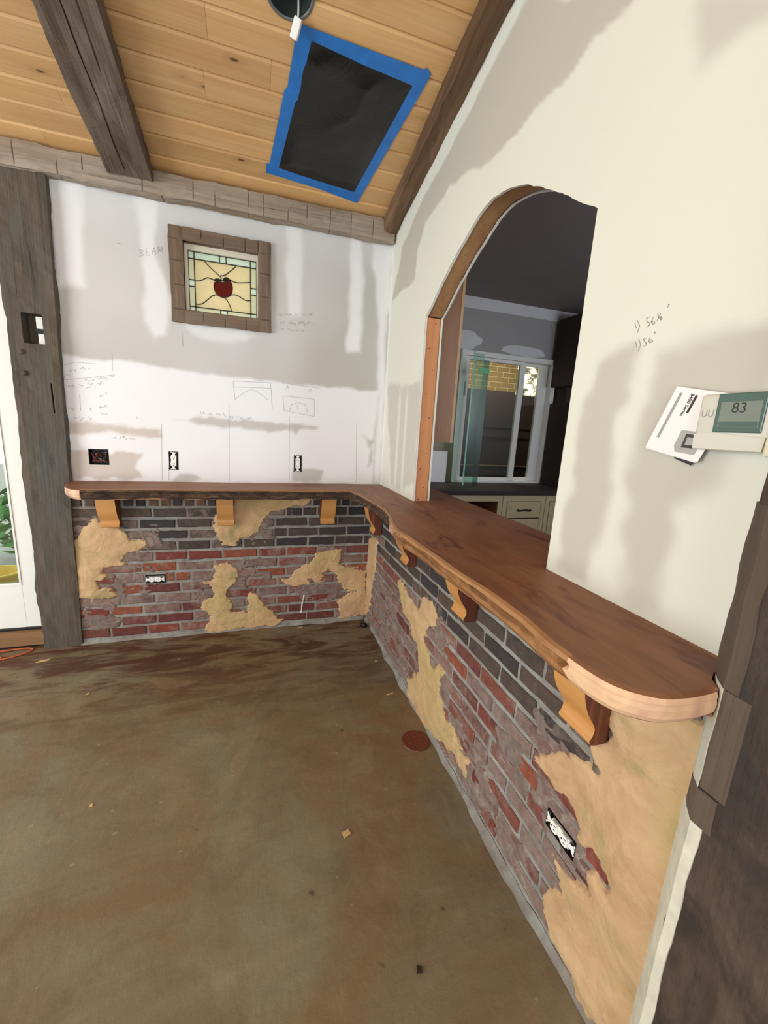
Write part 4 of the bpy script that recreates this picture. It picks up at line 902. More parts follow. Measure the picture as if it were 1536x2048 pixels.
corbel('back', -0.996, 0.774, 0.100, 0.9955, 'amber wooden corbel at the middle of the back wall run, plaster to its right')
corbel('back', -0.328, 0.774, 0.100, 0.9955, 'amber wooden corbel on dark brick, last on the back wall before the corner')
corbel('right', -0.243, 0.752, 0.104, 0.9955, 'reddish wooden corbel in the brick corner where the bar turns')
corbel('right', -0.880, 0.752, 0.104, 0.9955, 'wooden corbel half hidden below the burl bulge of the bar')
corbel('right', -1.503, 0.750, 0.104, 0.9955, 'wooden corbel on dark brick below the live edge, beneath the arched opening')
corbel('right', -2.128, 0.745, 0.104, 0.9955, 'wooden corbel with dark red, shade-tinted side grain under the rounded bar end')

# ---------------------------------------------------------------- stained glass window
win = empty('window_1', (-0.988, B_, 2.26)); struct(win, 'small stained glass window with a red apple in a barn wood frame')
def rectboard(name, x0, x1, z0, z1, y0, y1, mat, along):
    if along == 'x': return under(hewn(name, (x0, (y0 + y1) / 2, (z0 + z1) / 2), (x1, (y0 + y1) / 2, (z0 + z1) / 2), (0, 1, 0), y1 - y0, z1 - z0, mat, int(z0 * 100), 0.0035, (), 4, 0.025, 1.0, [(0.10, (3,), .3, 1), (0.22, (3,), 0, .7), (0.34, (3,), 0, 1)]), win)
    return under(hewn(name, ((x0 + x1) / 2, (y0 + y1) / 2, z0), ((x0 + x1) / 2, (y0 + y1) / 2, z1), (0, 1, 0), y1 - y0, x1 - x0, mat, int(-x0 * 100), 0.0035, (), 4, 0.025, 1.0, [(0.07, (3,), 0, 1), (0.20, (3,), 0, .6), (0.33, (3,), 0, 1), (0.44, (3,), .3, 1)]), win)
rectboard('frame_board', -1.267, -1.194, 2.008, 2.516, 0.002, 0.029, MAT['frame'], 'z')
rectboard('frame_board', -0.783, -0.708, 2.008, 2.516, 0.002, 0.029, MAT['frame'], 'z')
rectboard('frame_board', -1.194, -0.783, 2.447, 2.517, 0.003, 0.029, MAT['frame'], 'x')
rectboard('frame_board', -1.194, -0.783, 2.007, 2.079, 0.003, 0.029, MAT['frame'], 'x')
m = MB().box(SG[0] - .015, SG[0], 0.03, 0.16, SG[2] - .015, SG[3] + .015).box(SG[1], SG[1] + .015, 0.03, 0.16, SG[2] - .015, SG[3] + .015).box(SG[0], SG[1], 0.03, 0.16, SG[3], SG[3] + .015).box(SG[0], SG[1], 0.03, 0.16, SG[2] - .015, SG[2])
under(m.build('window_jamb', MAT['frame']), win)
gx0, gx1, gz0, gz1 = -1.176, -0.792, 2.090, 2.417
m = MB().box(SG[0], gx0, 0.048, 0.085, SG[2], SG[3]).box(gx1, SG[1], 0.048, 0.085, SG[2], SG[3]).box(gx0, gx1, 0.048, 0.085, gz1, SG[3]).box(gx0, gx1, 0.048, 0.085, SG[2], gz0)
under(m.build('sash', MAT['sash']), win)
GY = 0.066
def pane(poly, mat, dy=0.0):
    n = len(poly); v = [(p[0], GY + dy, p[1]) for p in poly] + [(p[0], GY + 0.003 + dy, p[1]) for p in poly]
    f = [tuple(range(n)), tuple(range(n, 2 * n))[::-1]] + [(i, n + i, n + (i + 1) % n, (i + 1) % n) for i in range(n)]
    return under(mesh_obj('pane', v, f, mat), win)
came = MB()
def lead(pts, w=0.0028):
    for a, b in zip(pts[:-1], pts[1:]):
        a = np.array(a); b = np.array(b); d = b - a; L = np.hypot(*d)
        if L < 1e-6: continue
        n = np.array([-d[1], d[0]]) / L * w; e = d / L * w * .4; q = [a - n - e, b - n + e, b + n + e, a + n - e]
        came.prism([tuple(t) for t in q], 'y', GY - 0.0025, GY + 0.0055)
ix0, ix1, iz0, iz1 = -1.143, -0.827, 2.115, 2.378
mx0, mx1, mz0, mz1 = -1.003, -0.966, 2.226, 2.263
for (a, b) in ((gx0, ix0), (ix1, gx1)):
    pane([(a, gz0), (b, gz0), (b, iz0), (a, iz0)], MAT['sg_green']); pane([(a, iz1), (b, iz1), (b, gz1), (a, gz1)], MAT['sg_green'])
    for (c, d) in ((iz0, mz0), (mz0, mz1), (mz1, iz1)): pane([(a, c), (b, c), (b, d), (a, d)], MAT['sg_green'] if c == mz0 else MAT['sg_side'])
    lead([(a, mz0), (b, mz0)]); lead([(a, mz1), (b, mz1)])
for (c, d) in ((gz0, iz0), (iz1, gz1)):
    for (a, b) in ((ix0, mx0), (mx0, mx1), (mx1, ix1)): pane([(a, c), (b, c), (b, d), (a, d)], MAT['sg_green'] if c == iz1 or a == mx0 else MAT['sg_side'])
    lead([(mx0, c), (mx0, d)]); lead([(mx1, c), (mx1, d)])
for x in (gx0, ix0, ix1, gx1): lead([(x, gz0), (x, gz1)])
for z in (gz0, iz0, iz1, gz1): lead([(gx0, z), (gx1, z)])
L1, L2, L3_, L4, L5, L6, L7 = [[tuple(map(float, p)) for p in catmull(l, 6)] for l in SG_LINES]
CT = (-0.985, 2.238)
clampx = lambda l, x, k: [((x, p[1]) if i == k % len(l) else p) for i, p in enumerate(l)]
TLc, TRc, BRc, BLc = (ix0, iz1), (ix1, iz1), (ix1, iz0), (ix0, iz0)
L1[0] = (L1[0][0], iz1); L2[0] = (L2[0][0], iz1); L3_[0] = (ix0, L3_[0][1]); L4[-1] = (ix1, L4[-1][1]); L5[0] = (ix0, L5[0][1]); L6[-1] = (ix1, L6[-1][1]); L7[-1] = (L7[-1][0], iz0)
amber = MAT['sg_amber']
pane(L1 + [CT] + L2[::-1], amber); pane([TLc] + L1 + [CT] + L3_[::-1], amber); pane(L2 + [CT] + L4 + [TRc], amber)
pane(L3_ + [CT] + L5[::-1], amber); pane([CT] + L4[::1] + L6[::-1], amber); pane(L5 + [CT] + L7 + [BLc], amber); pane([CT] + L6 + [BRc] + L7[::-1], amber)
for l in (L1, L2, L3_, L4, L5, L6, L7): lead(l, 0.0022)
ap = [tuple(map(float, p)) for p in catmull(SG_APPLE + SG_APPLE[:1], 4)][:-1]
pane(ap, MAT['sg_red'], -0.0035); lead(ap + ap[:1], 0.0016)
for lf in SG_LEAVES:
    q = [tuple(map(float, p)) for p in catmull(lf + lf[:1], 4)][:-1]; pane(q, MAT['sg_leaf'], -0.0045); lead(q + q[:1], 0.0012)
under(came.build('lead_came', MAT['lead']), win)

# ---------------------------------------------------------------- outlets (open boxes, cover plates not fitted)
def outlet(loc, rot, label, w=0.052, l=0.112, tilt=0.0):
    root = empty('duplex_outlet', loc, rot); tag(root, label, 'outlet', 'bare outlets without cover plates')
    b = MB(); t = 0.002; d = 0.045
    b.box(-w / 2, -w / 2 + t, 0, d, -l / 2, l / 2).box(w / 2 - t, w / 2, 0, d, -l / 2, l / 2).box(-w / 2, w / 2, 0, d, -l / 2, -l / 2 + t).box(-w / 2, w / 2, 0, d, l / 2 - t, l / 2).box(-w / 2, w / 2, d - t, d, -l / 2, l / 2)
    b.build('wall_box', MAT['black'], root)
    s = MB().box(-0.0065, 0.0065, 0.0, 0.0018, -l / 2 + .003, l / 2 - .003)
    for zz in (-1, 1):
        for sx in (-1, 1): s.tube([(sx * 0.006, 0.001, zz * (l / 2 - .012)), (sx * 0.014, 0.0, zz * (l / 2 - .002)), (sx * .016, 0.001, zz * (l / 2 - .004))], 0.0023, 6)
    s.build('mounting_strap', MAT['plastic_white'], root)
    body = MB().box(-0.015, 0.015, -0.001, 0.022, -0.034, 0.034).build('receptacle_body', MAT['plastic_white'], root)
    for zz in (-0.0195, 0.0195):
        pf = [(0.0170 * math.cos(a) if abs(math.cos(a)) < .95 else 0.0163 * math.copysign(1, math.cos(a)), zz + max(-0.0138, min(0.0138, 0.0168 * math.sin(a)))) for a in np.linspace(0, 2 * math.pi, 28, endpoint=False)]
        fc = MB().prism(pf, 'y', -0.006, 0.0).build('socket_face', MAT['plastic_white'], root)
        sl = MB().box(-0.0075, -0.0052, -0.0066, -0.0058, zz - 0.001, zz + 0.0075).box(0.0052, 0.0075, -0.0066, -0.0058, zz - 0.0005, zz + 0.0065)
        sl.prism([(0.0028 * math.cos(a), zz - 0.0075 + 0.0028 * math.sin(a)) for a in np.linspace(0, 2 * math.pi, 10, endpoint=False)], 'y', -0.0066, -0.0058)
        sl.build('slots', MAT['darkhole'], fc)
    return root
outlet((-1.300, B_ - 0.001, 1.186), (0, math.radians(3), 0), 'white outlet in drywall above the bar, between open junction box and second outlet')
outlet((-0.530, B_ - 0.001, 1.189), (0, 0, 0), 'white outlet in drywall above the bar near the room corner')
outlet((-1.4385, -0.002, 0.414), (0, math.pi / 2, 0), 'white outlet set sideways in red brick below the bar')
outlet((-0.002, -2.093, 0.377), (0, math.pi / 2, -math.pi / 2), 'white outlet set sideways in brick beside the big plaster patch')
jb = empty('junction_box', (-1.7045, B_, 1.197)); tag(jb, 'open junction box full of loose wires in the drywall above the bar end', 'junction box')
b = MB(); w, l, d, t = 0.102, 0.092, 0.05, 0.002
b.box(-w / 2, -w / 2 + t, 0, d, -l / 2, l / 2).box(w / 2 - t, w / 2, 0, d, -l / 2, l / 2).box(-w / 2, w / 2, 0, d, -l / 2, -l / 2 + t).box(-w / 2, w / 2, 0, d, l / 2 - t, l / 2).box(-w / 2, w / 2, d - t, d, -l / 2, l / 2)
b.build('box', MAT['black'], jb)
r_ = random.Random(4)
for i in range(12):
    p = [(r_.uniform(-.042, .042), r_.uniform(0.002, .03), r_.uniform(-.038, .038)) for _ in range(4)]
    MB().tube([tuple(map(float, q)) for q in catmull([np.array(q) for q in p], 5)], 0.0022, 6).build('wire', MAT['red_wire'] if i % 4 == 0 else (MAT['black'] if i % 4 == 1 else (MAT['darkwood'] if i % 4 == 2 else MAT['grey_box'])), jb, True)
MB().lathe([(0.0, 0.0), (0.006, 0.002), (0.008, 0.02), (0.0, 0.022)], 10, 0, (-0.012, 0.006, 0.004)).build('wire_nut', MAT['red_wire'], jb, True)

# ---------------------------------------------------------------- thermostat with its booklet tucked behind
th = empty('thermostat', (A_, -2.27, 1.505)); tag(th, 'pale plastic thermostat with grey-green screen on the cream wall', 'thermostat')
m = MB().box(-0.030, -0.004, -0.064, 0.064, -0.052, 0.054, bev=.006); m.build('housing', MAT['plastic_grey'], th, True)
MB().box(-0.004, -0.0005, -0.058, 0.058, -0.046, 0.048).build('wall_plate', MAT['plastic_grey'], th)
MB().box(-0.0325, -0.029, -0.052, 0.030, -0.018, 0.0535, bev=.002).build('screen_cover', MAT['lcd_rim'], th)
MB().box(-0.0332, -0.0320, -0.046, 0.022, -0.008, 0.038).build('lcd', MAT['lcd'], th)
cov = catmull([(0.062, -0.022), (0.02, -0.019), (-0.02, -0.023), (-0.062, -0.026)], 5)
MB().prism([(float(p[0]), float(p[1])) for p in cov] + [(-0.060, -0.050), (0.060, -0.050)], 'x', -0.034, -0.029).build('flip_cover', MAT['plastic_grey'], th)
v_ = MB()
for yy in (0.052, 0.040):
    v_.tube([(-0.0305, yy + 0.004, 0.024), (-0.0308, yy + 0.004, 0.014), (-0.0308, yy, 0.011), (-0.0308, yy - 0.004, 0.014), (-0.0305, yy - 0.004, 0.024)], 0.0007, 5)
v_.build('vent_marks', MAT['print_grey'], th)
def text_mesh(name, body, size, fn, mat, parent, bold=0.0):
    cu = bpy.data.curves.new(name, 'FONT'); cu.body = body; cu.size = size; cu.offset = bold; cu.align_x = 'CENTER'; cu.align_y = 'CENTER'
    o = bpy.data.objects.new(name, cu); COL.objects.link(o); bpy.context.view_layer.update()
    me = bpy.data.meshes.new_from_object(o.evaluated_get(bpy.context.evaluated_depsgraph_get())); bpy.data.objects.remove(o)
    for v in me.vertices: v.co = Vector(fn(v.co.x, v.co.y))
    me.materials.clear(); me.materials.append(mat); me.update()
    return link(bpy.data.objects.new(name, me), parent)
text_mesh('reading', '83', 0.026, lambda x, y: (-0.0334, -0.010 - x, 0.026 + y), MAT['ink'], th)
MB().box(-0.0336, -0.0331, -0.044, 0.020, -0.0075, 0.002).build('lcd_shade', MAT['lcd_rim'], th)

bk = empty('instruction_booklet', (A_ - 0.009, -2.137, 1.582)); tag(bk, 'white folded instruction booklet tucked behind the thermostat', 'booklet')
ea = np.array([-0.982, -0.190]); eb = np.array([0.350, -0.937])
eb = np.array([0.049, -0.131]) / np.hypot(0.049, 0.131); ea = np.array([-0.126, -0.025]) / np.hypot(0.126, 0.025)
def bkp(a, b, x): return (x, ea[0] * a + eb[0] * b, ea[1] * a + eb[1] * b)
def sheet(name, c, x, mat, parent, thick=0.0006):
    v = [bkp(a, b, x) for a, b in c] + [bkp(a, b, x + thick) for a, b in c]; n = len(c)
    return mesh_obj(name, v, [tuple(range(n)), tuple(range(n, 2 * n))[::-1]] + [(i, n + i, n + (i + 1) % n, (i + 1) % n) for i in range(n)], mat, parent)
cover = sheet('cover', [(0, 0), (.126, 0), (.126, .140), (0, .140)], -0.004, MAT['paper'], bk)
sheet('page', [(0.001, 0), (.126, 0), (.120, .143), (0.000, .143)], -0.001, MAT['paper'], bk)
sheet('back_page', [(0.06, 0.03), (.122, 0.03), (.114, .151), (0.072, .147)], 0.002, MAT['ink'], bk)
sheet('grey_bar', [(.014, .012), (.020, .012), (.020, .112), (.014, .112)], -0.0046, MAT['print_grey'], cover, .0003)
sheet('title_bar', [(.049, .012), (.054, .012), (.054, .050), (.049, .050)], -0.0046, MAT['ink'], cover, .0003)
sheet('product_picture', [(.060, .085), (.110, .080), (.112, .128), (.070, .132), (.062, .120)], -0.0046, MAT['print_pic'], cover, .0003)
sheet('product_picture_screen', [(.074, .090), (.100, .088), (.102, .116), (.078, .120)], -0.0050, MAT['print_dark'], cover, .0003)
sheet('product_picture_keys', [(.080, .096), (.100, .094), (.100, .110), (.083, .113)], -0.0053, MAT['print_pic'], cover, .0003)
text_mesh('title_text', '8400 Series', 0.0102, lambda x, y: bkp(.0425 + y, .034 + x, -0.0048), MAT['ink'], cover, 0.00015)
# ---------------------------------------------------------------- plastic sheet taped to the ceiling
def cpt(x, y, drop=0.0): return (x + nrm.x * drop, y + nrm.y * drop, zc(y) + nrm.z * drop)
ps = empty('taped_plastic_sheet', cpt(-0.42, -0.52)); tag(ps, 'black plastic sheet held to the pine ceiling with blue tape', 'plastic sheet')
OC = [(-0.640, -0.885), (-0.092, -0.880), (-0.208, -0.130), (-0.722, -0.190)]; IC = [(-0.579, -0.862), (-0.140, -0.825), (-0.249, -0.188), (-0.673, -0.230)]
def lerp2(a, b, t): return (a[0] + (b[0] - a[0]) * t, a[1] + (b[1] - a[1]) * t)
N_ = 60; V = []; F = []
MC = [lerp2(OC[i], IC[i], 0.6) for i in range(4)]
for i in range(N_ + 1):
    for j in range(N_ + 1):
        u, v = i / N_, j / N_; p = lerp2(lerp2(MC[0], MC[1], u), lerp2(MC[3], MC[2], u), v)
        e = min(u, 1 - u, v, 1 - v); k = float(sstep(0.0, 0.16, e))
        s = float(fbm(u * 2 + v * 2.5, v * 1 - u * 1.2, 77, 2)); rd = abs(float(fbm(u * 1.6 + v * 2.4, (u - v) * 0.8, 78, 2)))
        V.append(cpt(p[0], p[1], 0.002 + k * (0.014 + 0.007 * s - 0.014 * rd)))
for i in range(N_):
    for j in range(N_): a = i * (N_ + 1) + j; F.append((a, a + 1, a + N_ + 2, a + N_ + 1))
under(mesh_obj('sheet', V, F, MAT['sheet'], smooth=True), ps)
def tape(poly, drop):
    n = len(poly); v = [cpt(x, y, drop) for x, y in poly] + [cpt(x, y, drop - 0.0008) for x, y in poly]
    f = [tuple(range(n))[::-1], tuple(range(n, 2 * n))] + [(i, (i + 1) % n, n + (i + 1) % n, n + i) for i in range(n)]
    under(mesh_obj('tape_strip', v, f, MAT['tape']), ps)
tape([(-0.655, -0.905), (-0.10, -0.892), (-0.085, -0.872), (-0.092, -0.845), (-0.135, -0.822), (-0.36, -0.838), (-0.579, -0.862), (-0.65, -0.858)], 0.0045)
tape([(-0.640, -0.890), (-0.580, -0.880), (-0.612, -0.62), (-0.622, -0.60), (-0.673, -0.230), (-0.690, -0.185), (-0.738, -0.178), (-0.738, -0.24), (-0.722, -0.245), (-0.672, -0.64), (-0.660, -0.66)], 0.0036)
tape([(-0.112, -0.905), (-0.082, -0.885), (-0.095, -0.80), (-0.206, -0.150), (-0.212, -0.118), (-0.258, -0.130), (-0.249, -0.188), (-0.140, -0.825), (-0.13, -0.86)], 0.0040)
tape([(-0.735, -0.235), (-0.72, -0.178), (-0.46, -0.155), (-0.215, -0.112), (-0.205, -0.150), (-0.249, -0.188), (-0.46, -0.205), (-0.673, -0.232)], 0.0032)

# ---------------------------------------------------------------- recessed light can with its lead hanging out
rl = empty('recessed_light_can', canc[:], (-ANG, 0, 0)); tag(rl, 'open recessed light can with a white wire and connector hanging from the pine ceiling', 'ceiling light')
MB().lathe([(0.0, 0.115), (0.070, 0.115), (0.0775, 0.11), (0.0775, -0.001)], 40).build('housing', MAT['steel'], rl, True)
MB().lathe([(0.0775, 0.004), (0.0775, -0.003), (0.088, -0.003), (0.089, 0.0), (0.0815, 0.001)], 40).build('rim', MAT['grey_box'], rl, True)
MB().box(-0.03, 0.0, -0.02, 0.02, 0.085, 0.114, bev=.003).build('lamp_socket', MAT['plastic_white'], rl)
w_ = [tuple(map(float, p)) for p in catmull([(0.02, 0.03, 0.11), (0.035, 0.05, 0.06), (0.036, 0.06, 0.0), (0.030, 0.068, -0.012)], 6)]
MB().tube(w_, 0.0035, 8).build('white_wire', MAT['plastic_white'], rl, True)
cn = MB().box(-0.014, 0.014, -0.012, 0.012, -0.030, 0.030, bev=.004).build('connector', MAT['plastic_white'], rl); cn.location = (0.030, 0.082, -0.028); cn.rotation_euler = (math.radians(50), math.radians(24), 0)

# ---------------------------------------------------------------- things on the floor
dr = empty('floor_drain_cover', (-0.086, -1.279, 0)); tag(dr, 'round rust red cleanout cover set in the floor by the brick', 'drain cover')
MB().lathe([(0.0, 0.004), (0.052, 0.004), (0.060, 0.006), (0.066, 0.004), (0.067, 0.0003)], 40).build('plate', MAT['drain'], dr, True)
for k in range(6):
    a = k * math.pi / 3 + .3; MB().lathe([(0.0, 0.0012), (0.006, 0.0010), (0.0065, 0.0)], 10, 0, (0.030 * math.cos(a), 0.030 * math.sin(a), 0.0038)).build('boss', MAT['drain'], dr, True)
ec = MB().tube([tuple(map(float, p)) for p in catmull([(-2.62, -0.10, .005), (-2.4, -0.135, .005), (-2.22, -0.10, .005), (-2.13, -0.035, .005), (-2.16, 0.0, .006), (-2.27, -0.02, .012), (-2.34, -0.06, .015), (-2.30, -0.115, .014), (-2.25, -0.10, .006), (-2.33, -0.045, .006), (-2.6, -0.03, .005)], 8)], 0.0045, 8).build('extension_cord', MAT['cord'], None, True)
tag(ec, 'orange cord looped on the floor by the door sill', 'cord')
cup = MB().lathe([(0.0, -0.02), (0.016, -0.02), (0.017, 0.02), (0.014, 0.02), (0.013, -0.016), (0.0, -0.016)], 16, 0, (0, 0, 0), 'y').build('bottle_cap', MAT['iron'], None, True, (-0.050, -0.130, 0.0172), (0, 0, 0.9)); tag(cup, 'small black tube cap lying on the floor in the brick corner', 'cap')
for (x, y, l, w, a, lab) in ((-2.016, -0.165, .034, .010, .3, 'long pale wood splinter on the floor by the grey post and cord'), (-1.663, -0.562, .010, .007, 1, 'tiny pale chip among brown sawdust stains near the back wall'), (-1.412, -1.291, .007, .006, 2, 'tiny pale speck alone far out on the open floor'),
        (-0.503, -1.64, .017, .013, .6, 'pale round crumb on the open floor, largest of the crumbs'), (-0.100, -0.918, .022, .004, .2, 'thin pale sliver on the floor between drain cover and corner'), (-0.082, -0.586, .010, .007, .9, 'pale flake on the floor close to the right brick wall'), (-0.508, -0.047, .022, .005, .1, 'pale flakes at the foot of the back brick wall')):
    o = MB().prism([(-l, -w * .6), (l * .7, -w), (l, w * .3), (-l * .4, w)], 'z', 0.0005, 0.0045).build('wood_chip', MAT['birch'], None, False, (x, y, 0), (0, 0, a)); tag(o, lab, 'debris', 'pale chips scattered on the floor')
o = MB().prism([(-.008, -.006), (.006, -.009), (.009, .004), (-.003, .008)], 'z', 0.0005, 0.006).build('mud_crumb', MAT['darkwood'], None, False, (-0.388, -2.066, 0)); tag(o, 'small dark crumb stuck to the open floor', 'debris')
dp = MB()
for (x0, z0, x1, z1, w) in ((-.477, .232, -.480, .222, .006), (-.480, .222, -.489, .170, .0025), (-.489, .170, -.493, .140, .004), (-.493, .140, -.497, .108, .0025), (-.497, .108, -.498, .096, .006)):
    dp.prism([(x0 - w, z0), (x0 + w, z0), (x1 + w, z1), (x1 - w, z1)], 'y', -0.0045, 0.002)
dp.build('paint_drip', MAT['white'], wb_low)

# ---------------------------------------------------------------- glazed door at the left
dw = empty('door_1', (-2.5, 0.10, 0.105)); struct(dw, 'white glazed exterior door left of the grey post')
m = MB().box(-2.185, -2.06, 0.075, 0.12, 0.113, 2.12, bev=.003).build('stile', MAT['white']); under(m, dw)
under(MB().box(-3.0, -2.905, 0.075, 0.12, 0.113, 2.12, bev=.003).build('stile', MAT['white']), dw)
under(MB().box(-2.905, -2.185, 0.075, 0.12, 0.113, 0.392, bev=.003).build('rail', MAT['white']), dw)
under(MB().box(-2.905, -2.185, 0.075, 0.12, 2.02, 2.12, bev=.003).build('rail', MAT['white']), dw)
under(MB().box(-2.905, -2.185, 0.094, 0.100, 0.392, 2.02).build('glass', MAT['glass']), dw)
under(MB().box(-2.905, -2.895, 0.070, 0.09, 0.392, 2.02).box(-2.195, -2.185, 0.070, 0.09, 0.392, 2.02).box(-2.895, -2.195, 0.070, 0.09, 0.392, 0.402).box(-2.895, -2.195, 0.070, 0.09, 2.01, 2.02).build('glazing_bead', MAT['white']), dw)
ds = MB().box(-3.02, -2.078, 0.02, 0.17, 0.012, 0.100, bev=.004).build('trim_3', MAT['sill']); struct(ds, 'raw wood sill below the glazed door')
dt = MB().box(-3.02, -2.078, 0.03, 0.17, 0.0, 0.0125).box(-3.02, -2.06, 0.06, 0.16, 0.1, 0.1128).build('trim_4', MAT['iron']); struct(dt, 'dark threshold strip below the door')
df = MB().box(-3.02, -3.0, 0.06, 0.17, 0.1, 2.16).box(-3.02, -2.06, 0.06, 0.17, 2.122, 2.16).build('trim_5', MAT['white']); struct(df)
# outside
gd = MB().box(-9, 5, 0.2, 12, -0.30, -0.20).build('ground_outside', MAT['deck']); gd['kind'] = 'structure'
def blob(name, n, rad, mat, loc, label, cat, leaf=0.06, seed=0):
    r = random.Random(seed); m = MB()
    for k in range(n):
        th_, ph = r.uniform(0, 6.28), math.acos(r.uniform(-.6, 1)); R = rad * r.uniform(.55, 1)
        c = Vector((R * math.sin(ph) * math.cos(th_), R * math.sin(ph) * math.sin(th_), rad * .8 + R * math.cos(ph)))
        a = Vector((r.uniform(-1, 1), r.uniform(-1, 1), r.uniform(-1, 1))).normalized() * leaf; b = a.cross(Vector((r.uniform(-1, 1), r.uniform(-1, 1), r.uniform(-1, 1)))).normalized() * leaf * .45
        m.add([c - a, c + b, c + a, c - b], [(0, 1, 2, 3)])
    root = empty(name, loc); tag(root, label, cat); m.build('foliage', mat, root)
    MB().tube([(0, 0, 0), (0.02, 0, rad * .5), (0, 0.02, rad)], [0.03, 0.025, 0.015], 7).build('stem', MAT['sill'], root, True); return root
blob('garden_shrub', 500, 0.55, MAT['leaf'], (-3.0, 2.6, -0.2), 'bright green shrub outside the door glass', 'shrub', 0.09, 2)
bu = empty('bucket', (-2.80, 1.05, -0.2)); tag(bu, 'yellow bucket standing outside the glazed door', 'bucket')
MB().lathe([(0.0, 0.0), (0.12, 0.0), (0.15, 0.34), (0.158, 0.34), (0.158, 0.36), (0.145, 0.36), (0.115, 0.02), (0.0, 0.02)], 24).build('pail', MAT['yellow'], bu, True)
MB().tube([(-0.155, 0, .34), (-0.14, 0, .22), (0.0, -0.16, .16), (0.14, 0, .22), (0.155, 0, .34)], 0.004, 6).build('bail_handle', MAT['iron'], bu, True)
bn = empty('storage_bin', (-3.45, 1.55, -0.2)); tag(bn, 'grey blue lidded bin outside the glazed door', 'bin')
MB().box(-0.22, 0.22, -0.18, 0.18, 0, 0.56, bev=.02).build('tub', MAT['blue'], bn); MB().box(-0.24, 0.24, -0.2, 0.2, 0.555, 0.62, bev=.01).build('lid', MAT['blue'], bn)
for i, (x, y, s, lab) in enumerate(((-2.42, 0.62, .15, 'larger grey stone on the paving outside the glazed door'), (-2.70, 0.55, .09, 'smaller grey stone on the paving outside the glazed door'))):
    bm = bmesh.new(); bmesh.ops.create_icosphere(bm, subdivisions=2, radius=s); r = random.Random(i)
    for v in bm.verts: v.co *= r.uniform(.85, 1.1); v.co.z *= 0.7
    me = bpy.data.meshes.new('garden_stone'); bm.to_mesh(me); bm.free(); me.materials.append(MAT['stone'])
    o = link(bpy.data.objects.new('garden_stone', me)); o.location = (x, y, -0.2 + s * .68); tag(o, lab, 'stone', 'stones outside the door')

# ---------------------------------------------------------------- kitchen seen through the arch
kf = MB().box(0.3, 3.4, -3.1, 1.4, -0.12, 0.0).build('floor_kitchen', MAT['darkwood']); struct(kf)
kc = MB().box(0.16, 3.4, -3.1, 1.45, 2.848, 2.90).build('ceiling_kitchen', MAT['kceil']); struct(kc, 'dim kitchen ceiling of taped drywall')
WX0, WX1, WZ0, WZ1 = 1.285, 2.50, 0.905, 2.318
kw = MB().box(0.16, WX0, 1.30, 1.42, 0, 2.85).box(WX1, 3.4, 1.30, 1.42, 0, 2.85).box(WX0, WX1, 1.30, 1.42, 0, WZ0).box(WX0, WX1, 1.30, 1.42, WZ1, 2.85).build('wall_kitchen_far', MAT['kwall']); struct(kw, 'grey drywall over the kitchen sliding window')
MB().box(0.5, 3.0, 1.2985, 1.30, 2.735, 2.847).build('joint_tape', MAT['kstrip'], kw)
def patch(poly, name='compound_patch'): return MB().prism(poly, 'y', 1.2985, 1.3).build(name, MAT['kstrip'], kw)
wob = lambda a, s_: 1 + 0.22 * float(fbm(math.cos(a) * 1.4 + s_, math.sin(a) * 1.4, 5, 3))
patch([(1.33 + .19 * wob(a, 1) * math.cos(a), 2.42 + .09 * wob(a, 1) * math.sin(a)) for a in np.linspace(0, 2 * math.pi, 40, endpoint=False)])
patch([(2.05 + .28 * wob(a, 7) * math.cos(a), 2.375 + .05 * wob(a, 7) * math.sin(a)) for a in np.linspace(0, 2 * math.pi, 40, endpoint=False)])
struct(MB().box(3.1, 3.3, -3.1, 1.4, 0, 2.85).build('wall_kitchen_right', MAT['kwall']))
struct(MB().box(0.16, 3.4, -3.2, -3.05, 0, 2.85).build('wall_kitchen_near', MAT['kwall']))
MB().box(0.6, WX0 - .01, 1.292, 1.30, 0.912, 1.345).build('backsplash_tiles', MAT['tile'], kw)
k2 = empty('window_2', (1.9, 1.3, WZ0)); struct(k2, 'white framed sliding window at the far side of the kitchen')
def kbx(name, mat, *bs):
    m = MB()
    for q in bs: m.box(*q, bev=.003)
    return under(m.build(name, mat), k2)
kbx('frame', MAT['white'], (WX0, WX0 + .05, 1.27, 1.40, WZ0, WZ1), (WX1 - .05, WX1, 1.27, 1.40, WZ0, WZ1), (WX0 + .05, WX1 - .05, 1.27, 1.40, WZ1 - .05, WZ1), (WX0 + .05, WX1 - .05, 1.27, 1.40, WZ0, WZ0 + .03))
kbx('sash', MAT['white'], (WX0 + .05, 1.40, 1.31, 1.345, WZ0 + .03, WZ1 - .05), (2.04, 2.085, 1.31, 1.345, WZ0 + .03, WZ1 - .05), (1.40, 2.04, 1.31, 1.345, WZ1 - .085, WZ1 - .05), (1.40, 2.04, 1.31, 1.345, WZ0 + .03, WZ0 + .06))
kbx('sash', MAT['white'], (2.09, 2.135, 1.35, 1.385, WZ0 + .03, WZ1 - .05), (2.33, 2.45, 1.35, 1.385, WZ0 + .03, WZ1 - .05), (2.135, 2.33, 1.35, 1.385, WZ1 - .08, WZ1 - .05), (2.135, 2.33, 1.35, 1.385, WZ0 + .03, WZ0 + .06))
under(MB().box(1.40, 2.04, 1.326, 1.330, WZ0 + .06, WZ1 - .085).build('pane', MAT['glass']), k2)
under(MB().box(2.135, 2.33, 1.366, 1.370, WZ0 + .06, WZ1 - .08).build('pane', MAT['glass']), k2)
under(MB().box(WX0 + .075, WX0 + .09, 1.285, 1.31, 1.85, 2.0, bev=.003).build('latch', MAT['white']), k2)
